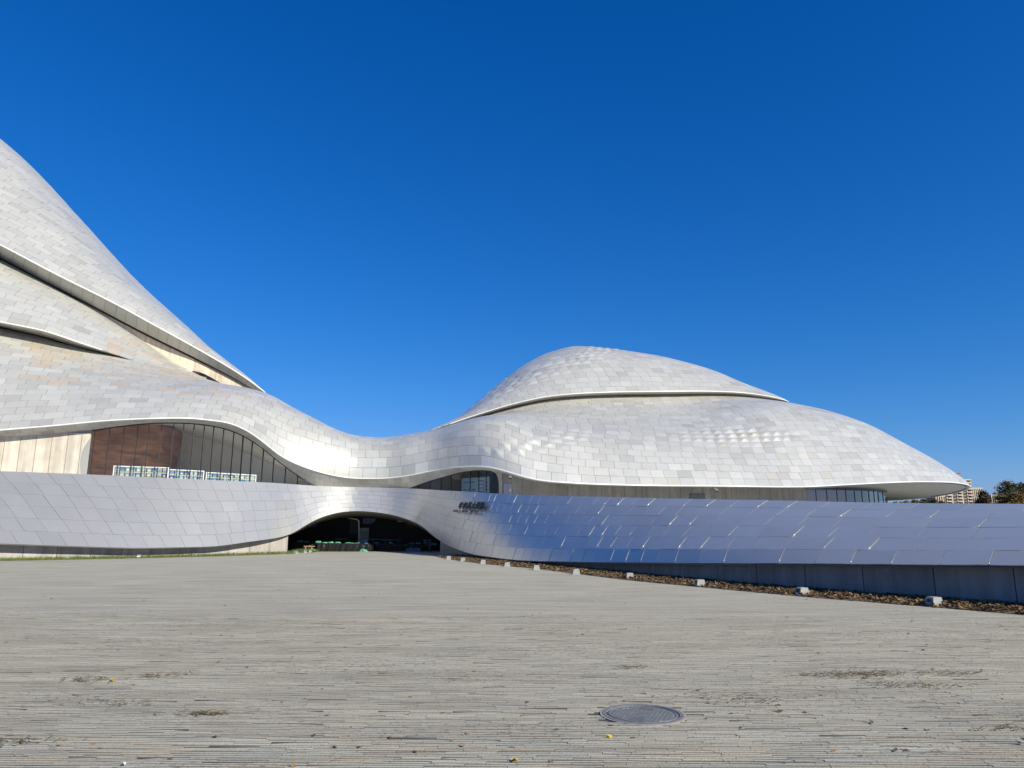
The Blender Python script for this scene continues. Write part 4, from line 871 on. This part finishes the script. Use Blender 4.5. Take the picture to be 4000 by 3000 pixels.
# ================================================================== BEHIND THE WINDOWS
def rack(pa, pb, ptop, pbot, npic, label, seed):
    ka, kb = m5(pa), m5(pb); P = mi(np.array([ka, kb])); n_ = wn_(np.array([(ka+kb)/2]))[0]; P = P-n_*.5; t_ = norm((P[1]-P[0])*np.array([1, 1, 0])); ln = float(np.linalg.norm((P[1]-P[0])[:2])); pm = mi(np.array([(ka+kb)/2]))[0]
    z1 = float(W((pa+pb)/2, ptop, pm[1]+.5)[2]); z0 = float(W((pa+pb)/2, pbot, pm[1]+.5)[2])-.5; o = np.array([P[0][0], P[0][1], 0])
    root = thing('display_rack', label, 'display rack', (o[0], o[1], z0), 'picture display racks behind the left window'); r = random.Random(seed)
    mb = MB(); nn = -n_
    mb.frame(o, t_, nn, (0, 0, 1), (0, 0, z0), (.07, .06, z1)); mb.frame(o, t_, nn, (0, 0, 1), (ln-.07, 0, z0), (ln, .06, z1)); mb.frame(o, t_, nn, (0, 0, 1), (.07, .001, z1-.07), (ln-.07, .059, z1))
    hh = (z1-z0-.07); row = hh/3.0
    for q in range(1, 3): mb.frame(o, t_, nn, (0, 0, 1), (.07, .01, z1-.07-row*q), (ln-.07, .05, z1-.07-row*q+.035))
    mb.build('frame', M['white'], root)
    pal = [((.12, .35, .62), (.5, .62, .7)), ((.30, .5, .66), (.55, .6, .5)), ((.05, .25, .6), (.3, .4, .35)), ((.4, .55, .6), (.6, .6, .55)), ((.08, .12, .4), (.2, .25, .3)), ((.45, .6, .66), (.35, .42, .3))]
    for q in range(2):
        for k in range(npic):
            cw = (ln-.16)/npic; x0 = .08+cw*k+cw*.08; x1 = x0+cw*.80; zt = z1-.10-row*q; zb = zt-row*.78; c = [tuple(.62*q_ for q_ in c_) for c_ in r.choice(pal)]; mb = MB()
            zm = zb+(zt-zb)*r.uniform(.35, .55); mb.frame(o, t_, nn, (0, 0, 1), (x0, .02, zm), (x1, .04, zt), c[0]); mb.frame(o, t_, nn, (0, 0, 1), (x0, .02, zb), (x1, .04, zm), c[1])
            mb.frame(o, t_, nn, (0, 0, 1), (x0+cw*.2, .012, zm-row*.12), (x0+cw*.55, .0195, zm+row*.1), r.choice([(.75, .75, .72), (.2, .22, .2), (.6, .55, .45)]))
            mb.build('picture', M['tone'], root, False, True)
rack(432, 652, 1822, 1862, 10, 'white display rack of pictures at the left, longest of the three behind the window', 1)
rack(660, 800, 1836, 1872, 7, 'white display rack of pictures in the middle of the three, shortest one', 2)
rack(812, 1010, 1850, 1882, 9, 'white display rack of pictures at the right of the three behind the window', 3)
ka, kb = m5(1752), m5(1862); P = mi(np.array([ka, kb])); n_ = wn_(np.array([ka]))[0]; P = P-n_*1.6; t_ = norm((P[1]-P[0])*np.array([1, 1, 0])); ln = float(np.linalg.norm((P[1]-P[0])[:2])); o = P[0]*np.array([1, 1, 0]); z1 = float(W(1800, 1869, P[0][1])[2]); z0 = z1-2.2
root = thing('info_board', 'pale blue information board with red and blue lines behind the right window', 'notice board', (o[0], o[1], z0))
mb = MB(); mb.frame(o, t_, -n_, (0, 0, 1), (0, 0, z0), (ln, .05, z1)); mb.build('panel', mat('pale_blue_poster', (.45, .62, .70), rough=.5, noise=(3, .95, 1.03)), root)
mb = MB(); r = random.Random(5)
for k in range(4): x0 = ln*.62; z = z1-.35-k*.30; mb.frame(o, t_, n_, (0, 0, 1), (x0, .004, z), (x0+ln*.2, .012, z+.1), (.08, .2, .5)); mb.frame(o, t_, n_, (0, 0, 1), (x0+ln*.16, .004, z-.14), (x0+ln*.36, .012, z-.05), (.65, .2, .2))
mb.frame(o, t_, n_, (0, 0, 1), (ln*.08, .004, z1-.42), (ln*.5, .012, z1-.3), (.15, .35, .6))
for k in range(3): mb.frame(o, t_, n_, (0, 0, 1), (ln*(.06+.17*k), .004, z1-1.1), (ln*(.19+.17*k), .012, z1-.85), (.75, .78, .75)); mb.frame(o, t_, n_, (0, 0, 1), (ln*(.07+.17*k), .0125, z1-1.03), (ln*(.18+.17*k), .016, z1-.93), (.1, .14, .12))
mb.build('printed_lines', M['tone'], root, False, True)

# ================================================================== MANHOLE COVER AND LITTER ON THE PLAZA
mp = G(2511, 2790); t = thing('manhole_cover', 'round grey cast manhole cover with raised studs set in the plaza paving', 'manhole cover', (mp[0], mp[1], 0))
iron = mat('worn_cast_iron', (.20, .20, .205), rough=.6, metal=.25, noise=(9, .8, 1.2), bump=(60, .2, .006)); irond = mat('manhole_gap', (.03, .028, .025), rough=.9)
mb = MB(); c0 = np.array([mp[0], mp[1], 0]); n = 64
def ringm(mb, r0, r1, z, zl, c=None):
    V = []; 
    for rr, zz in ((r0, zl), (r0, z), (r1, z), (r1, zl)):
        for k in range(n): a = 2*math.pi*k/n; V.append(c0+[rr*math.cos(a), rr*math.sin(a), zz])
    mb.add(V, [(i*n+k, i*n+(k+1) % n, (i+1)*n+(k+1) % n, (i+1)*n+k) for i in range(3) for k in range(n)], c)
ringm(mb, .385, .425, .012, -.012); mb.build('frame', iron, t)
mb = MB(); ringm(mb, .425, .452, .006, -.012); mb.build('mortar_ring', mat('mortar', (.33, .30, .26), rough=.9, noise=(20, .75, 1.15)), t)
mb = MB(); mb.lathe(c0, [(.384, -.010), (.0, -.0099)], n); mb.build('gap', irond, t)
mb = MB(); mb.lathe(c0, [(.372, -.009), (.372, .004), (.001, .004)], n)
ang = R(-22); ux = np.array([math.cos(ang), math.sin(ang), 0]); uy = np.array([-math.sin(ang), math.cos(ang), 0]); st = .043
for i in range(-8, 9):
    for j in range(-8, 9):
        x, y = i*st, j*st
        if math.hypot(x, y) > .325: continue
        if abs(y) > .16 and abs(x) < .17:
            if i % 4 == 0: mb.frame(c0+ux*x+uy*y, ux, uy, (0, 0, 1), (-.075, -.009, .004), (.075, .009, .012))
            continue
        if abs(x) < .07 and abs(y) < .06: continue
        mb.frame(c0+ux*x+uy*y, ux, uy, (0, 0, 1), (-.014, -.010, .004), (.014, .010, .011), None, 0, .85)
ringm(mb, .345, .360, .011, .003)
for k in range(7): a = 2*math.pi*k/7; mb.frame(c0+[.05*math.cos(a), .04*math.sin(a), 0], ux, uy, (0, 0, 1), (-.012, -.006, .004), (.012, .006, .011))
mb.build('lid', iron, t)
t.scale = (.87, .87, .6)
V, F, C = [], [], []
for _ in range(380):
    d = 4.9+22*random.random()**1.6; x = (random.random()-.5)*1.5*d; s_ = .018+.02*random.random(); a = random.random()*6.3; b = len(V); p = np.array([x, d, .012])
    if np.hypot(x-mp[0], d-mp[1]) < .45: continue
    u = np.array([math.cos(a), math.sin(a), random.gauss(0, .18)])*s_; v = np.array([-math.sin(a), math.cos(a), random.gauss(0, .22)])*s_*.55
    p[2] = max(.006, abs(u[2])+abs(v[2])*.6)
    V += [p-u, p-u*.2+v, p+u, p+u*.1-v, p+[0, 0, -.004]]; F += [(b, b+1, b+4), (b+1, b+2, b+4), (b+2, b+3, b+4), (b+3, b, b+4)]; c = np.array(random.choice([(.30, .17, .07), (.34, .2, .1), (.2, .11, .05), (.08, .055, .035), (.10, .075, .05), (.12, .10, .05)])); C += [c]*4
o = obj('fallen_leaves', np.array(V), F, M['leaf'], None, False, np.array(C)); tag(o, 'scattered dry leaves and scraps lying on the stone plaza', 'leaves', kind='stuff')
V, F, C = [], [], []
for cx_, cy_, n_, sp in ((3330, 2640, 130, .35), (3400, 2632, 80, .25), (3720, 2632, 60, .25), (3560, 2680, 70, .3), (350, 2660, 50, .2), (650, 2640, 45, .2), (3950, 2850, 30, .15), (790, 2790, 40, .15), (2480, 2610, 26, .12), (2900, 2735, 40, .3), (60, 2900, 40, .2), (480, 2750, 30, .2)):
    q = G(cx_, cy_)
    for _ in range(int(n_*1.5)):
        x, y = q[0]+random.gauss(0, sp), q[1]+random.gauss(0, sp*.35); l = .012+.03*random.random(); a = random.gauss(0, .6); b = len(V); h = .01+random.random()*.02; u = np.array([math.cos(a), math.sin(a), random.gauss(0, .25)])*l; w_ = np.array([-math.sin(a), math.cos(a), .2])*.004
        p = np.array([x, y, h]); V += [p-u-w_, p+u-w_, p+u+w_, p-u+w_]; F.append((b, b+1, b+2, b+3)); C.append(random.choice([(.16, .11, .06), (.10, .07, .04), (.12, .13, .05), (.22, .16, .09)]))
o = obj('dead_grass', np.array(V), F, M['leaf'], None, False, np.array(C)); tag(o, 'tufts of dead grass caught in the grooves of the plaza paving', 'dead grass', kind='stuff')
def scrap(px, py, w_, d_, c, name, label, rz, kind='paper'):
    p = G(px, py); Gd = np.array([[(w_*(i/4-.5), d_*(j/3-.5), .012+.01*math.sin(i*1.7+j*2.1)) for j in range(4)] for i in range(5)]); V, F = grid_mesh(Gd); V = np.concatenate([V, V+[0, 0, .002]]); F = np.concatenate([F[:, ::-1], F+20])
    o = obj(name, V, F, mat(name+'_colour', c, rough=.7), None, True); o.location = (p[0], p[1], 0); o.rotation_euler = (0, 0, rz); tag(o, label, kind)
scrap(2379, 2882, .05, .022, (.75, .62, .03), 'yellow_wrapper', 'tiny bright yellow wrapper on the paving below the manhole cover', .05, 'litter')
scrap(440, 2663, .06, .035, (.55, .36, .02), 'yellow_leaf', 'single yellow leaf lying on the plaza at the left', .3, 'leaf')
scrap(485, 2990, .03, .02, (.8, .8, .8), 'paper_scrap', 'white paper scrap at the bottom edge of the plaza', .2, 'litter')
scrap(2010, 2973, .05, .03, (.42, .33, .06), 'yellow_leaf', 'dull yellow leaf at the very bottom of the plaza, left of the manhole cover', .9, 'leaf')

# ================================================================== TREES AND HOUSES FAR BEHIND
M['bark'] = mat('bark', (.10, .075, .055), rough=.9)
def tree(px, py_top, d, wpx, kind, label, cat='tree', seed=1, base_py=2040):
    r = random.Random(seed); p = at(px, py_top, d); H = p[2]; rad = wpx/F_PX*d/2
    t = thing({'pine': 'pine_tree', 'bare': 'bare_tree', 'autumn': 'autumn_tree'}[kind], label, cat, (p[0], d, 0), 'trees beyond the roof edge')
    base = np.array([p[0], d, 0.])
    mb = MB(); mb.tube([base, base+[r.gauss(0, .1), 0, H*.5], base+[r.gauss(0, .15), 0, H*.93]], [.035*H*.6, .02*H*.6, .006*H*.6], 8)
    tips = []
    for k in range(74 if kind != 'bare' else 60):
        f = .22+.76*r.random() if kind != 'bare' else .35+.6*r.random(); a = r.random()*6.28; env = (math.sin(math.pi*min(1, (f-.12)/.88))**.6) if kind != 'pine' else min(1, (1.02-f)*1.9)**.75*min(1, (f-.05)*4)
        L_ = rad*env*(.55+.5*r.random()); b0 = base+[0, 0, H*f*.94]; b1 = b0+np.array([math.cos(a)*L_, math.sin(a)*L_, (.25 if kind == 'pine' else .75)*L_*r.uniform(.4, 1.1)])
        mid_ = (b0+b1)/2+[0, 0, .06*L_]; mb.tube([b0, mid_, b1], [.012*H*.4, .007*H*.4, .003*H*.4], 5, cap=False); tips.append((b0, mid_, b1, L_))
        if kind == 'bare':
            for _ in range(4): b2 = b1+np.array([r.gauss(0, .35), r.gauss(0, .35), abs(r.gauss(.5, .35))])*rad*.45; q0 = mid_*(.6*r.random())+b1*0+mid_*0; s0_ = mid_+(b1-mid_)*r.random(); mb.tube([s0_, (s0_+b2)/2, b2], [.018, .012, .008], 4, cap=False)
    mb.build('trunk', M['bark'] if kind != 'bare' else mat('pale_bark', (.42, .38, .34), rough=.8), t, True)
    V, F, C = [], [], []; pal = {'pine': [(.035, .055, .03), (.05, .07, .035), (.07, .085, .04), (.11, .085, .04), (.13, .08, .04)], 'autumn': [(.16, .09, .035), (.20, .13, .04), (.09, .085, .035), (.06, .07, .03)], 'bare': [(.35, .26, .18), (.28, .2, .13)]}[kind]
    for b0, mid_, b1, L_ in tips:
        cc_ = np.array(r.choice(pal)); ncl = 52 if kind != 'bare' else 5
        for _ in range(ncl):
            f = r.random()**.7; q = b0+(b1-b0)*(.25+.8*f)+np.array([r.gauss(0, 1), r.gauss(0, 1), r.gauss(0, .7)])*(.19*L_+.16); s_ = (.14 if kind == 'pine' else .12)*r.uniform(.6, 1.4)*(1 if kind != 'bare' else .5)
            u = norm(np.array([r.gauss(0, 1), r.gauss(0, 1), r.gauss(.3, .6)]))*s_*1.5; v = norm(np.cross(u, [r.gauss(0, 1), r.gauss(0, 1), r.gauss(0, 1)]))*s_*.5; b = len(V)
            V += [q-u, q+v, q+u, q-v]; F.append((b, b+1, b+2, b+3)); C.append(cc_*r.uniform(.7, 1.35))
    obj('crown', np.array(V), F, M['leaf'], t, False, np.array(C))
tree(3835, 1905, 120, 92, 'pine', 'dark green pine beside the pale apartment block, left of the tall tree', seed=2)
tree(3935, 1864, 110, 135, 'pine', 'tallest dark pine at the right edge rising above the panelled wall', seed=3)
tree(3990, 1876, 112, 110, 'pine', 'dark pine cut by the right edge of the photo', seed=8)
tree(3893, 1878, 116, 60, 'bare', 'leafless pale tree standing between the two dark pines', seed=4)
tree(3912, 1932, 108, 90, 'autumn', 'low orange brown autumn tree under the pines', seed=5)
tree(3968, 1920, 106, 100, 'autumn', 'orange brown autumn tree at the foot of the tall pine', seed=15)
for k, (px, py, w_, kd, lab) in enumerate(((3495, 1952, 44, 'pine', 'low dark green tree seen under the tip of the eave, nearest the glass corner'), (3532, 1949, 46, 'autumn', 'low greenish brown tree under the tip of the eave, second from the glass corner'), (3570, 1946, 44, 'autumn', 'low rusty tree under the tip of the eave, third from the glass corner'),
        (3608, 1942, 46, 'autumn', 'reddest low tree under the tip of the eave, left of the dark pines'), (3643, 1940, 46, 'pine', 'low dark pine under the eave tip beside the grey block'), (3672, 1941, 40, 'pine', 'low dark pine just left of the balconied block'))):
    tree(px, py, 150, w_*1.25, kd, lab, seed=30+k)
def block(px0, px1, py_top, d, label, wall, floors, bays, roofbox=None, seed=1, balcony=True, deep=14):
    a, b = at(px0, py_top, d), at(px1, py_top, d); H = a[2]; w_ = b[0]-a[0]; t = thing('apartment_block', label, 'apartment block', ((a[0]+b[0])/2, d, 0), 'apartment blocks far behind')
    mb = MB(); mb.box((a[0], d, 0), (b[0], d+deep, H)); wl = mb.build('wall', wall, t)
    mb = MB(); mb.box((a[0]-.3, d-.3, H), (b[0]+.3, d+deep+.3, H+.8)); mb.build('cornice', M['cream_trim'], t)
    if roofbox: mb = MB(); c_ = at(roofbox[0], roofbox[2], d+4), at(roofbox[1], roofbox[2], d+4); mb.box((c_[0][0], d+4, H+.8), (c_[1][0], d+10, c_[0][2])); mb.box((c_[0][0]-.4, d+3.6, c_[0][2]), (c_[1][0]+.4, d+10.4, c_[0][2]+.5)); mb.build('roof_house', wall, t)
    fh = H/floors; bw = w_/bays
    for i in range(bays):
        mb = MB(); x0 = a[0]+bw*(i+.2); x1 = a[0]+bw*(i+.8)
        for k in range(floors): mb.box((x0, d-.05, fh*k+fh*.3), (x1, d-.01, fh*k+fh*.85))
        mb.build('window_column', M['far_glass'], t)
        if balcony and i % 2 == 0:
            mb = MB()
            for k in range(floors): mb.box((x0-bw*.1, d-1.3, fh*k), (x1+bw*.1, d-.06, fh*k+.25)); mb.box((x0-bw*.1, d-1.3, fh*k+.25), (x1+bw*.1, d-1.2, fh*k+fh*.36))
            mb.build('balcony_stack', M['cream_trim'], t)
        mb = MB(); mb.box((a[0]+bw*i-.35, d-.4, 0), (a[0]+bw*i+.35, d-.061, H-.01)); mb.build('pilaster', M['cream_trim'], t)
M['cream_trim'] = mat('cream_render', (.62, .52, .42), rough=.8); M['far_glass'] = mat('far_window', (.06, .065, .07), rough=.3)
warm = mat('brown_render', (.30, .21, .16), rough=.8, noise=(.2, .9, 1.1)); greyw = mat('grey_render', (.20, .19, .19), rough=.8)
block(3650, 3792, 1876, 600, 'tall cream apartment block with stacked balconies behind the tip of the eave', warm, 17, 7, (3722, 3752, 1849), seed=1)
block(3793, 3836, 1909, 640, 'cream block with close vertical ribs behind the dark pine', warm, 15, 6, balcony=False)
block(3872, 3925, 1936, 680, 'low cream block far behind the leafless tree', warm, 11, 6, balcony=False)
block(3655, 3690, 1940, 560, 'lower grey block in shade left of the tall balconied block', greyw, 9, 4, balcony=False)
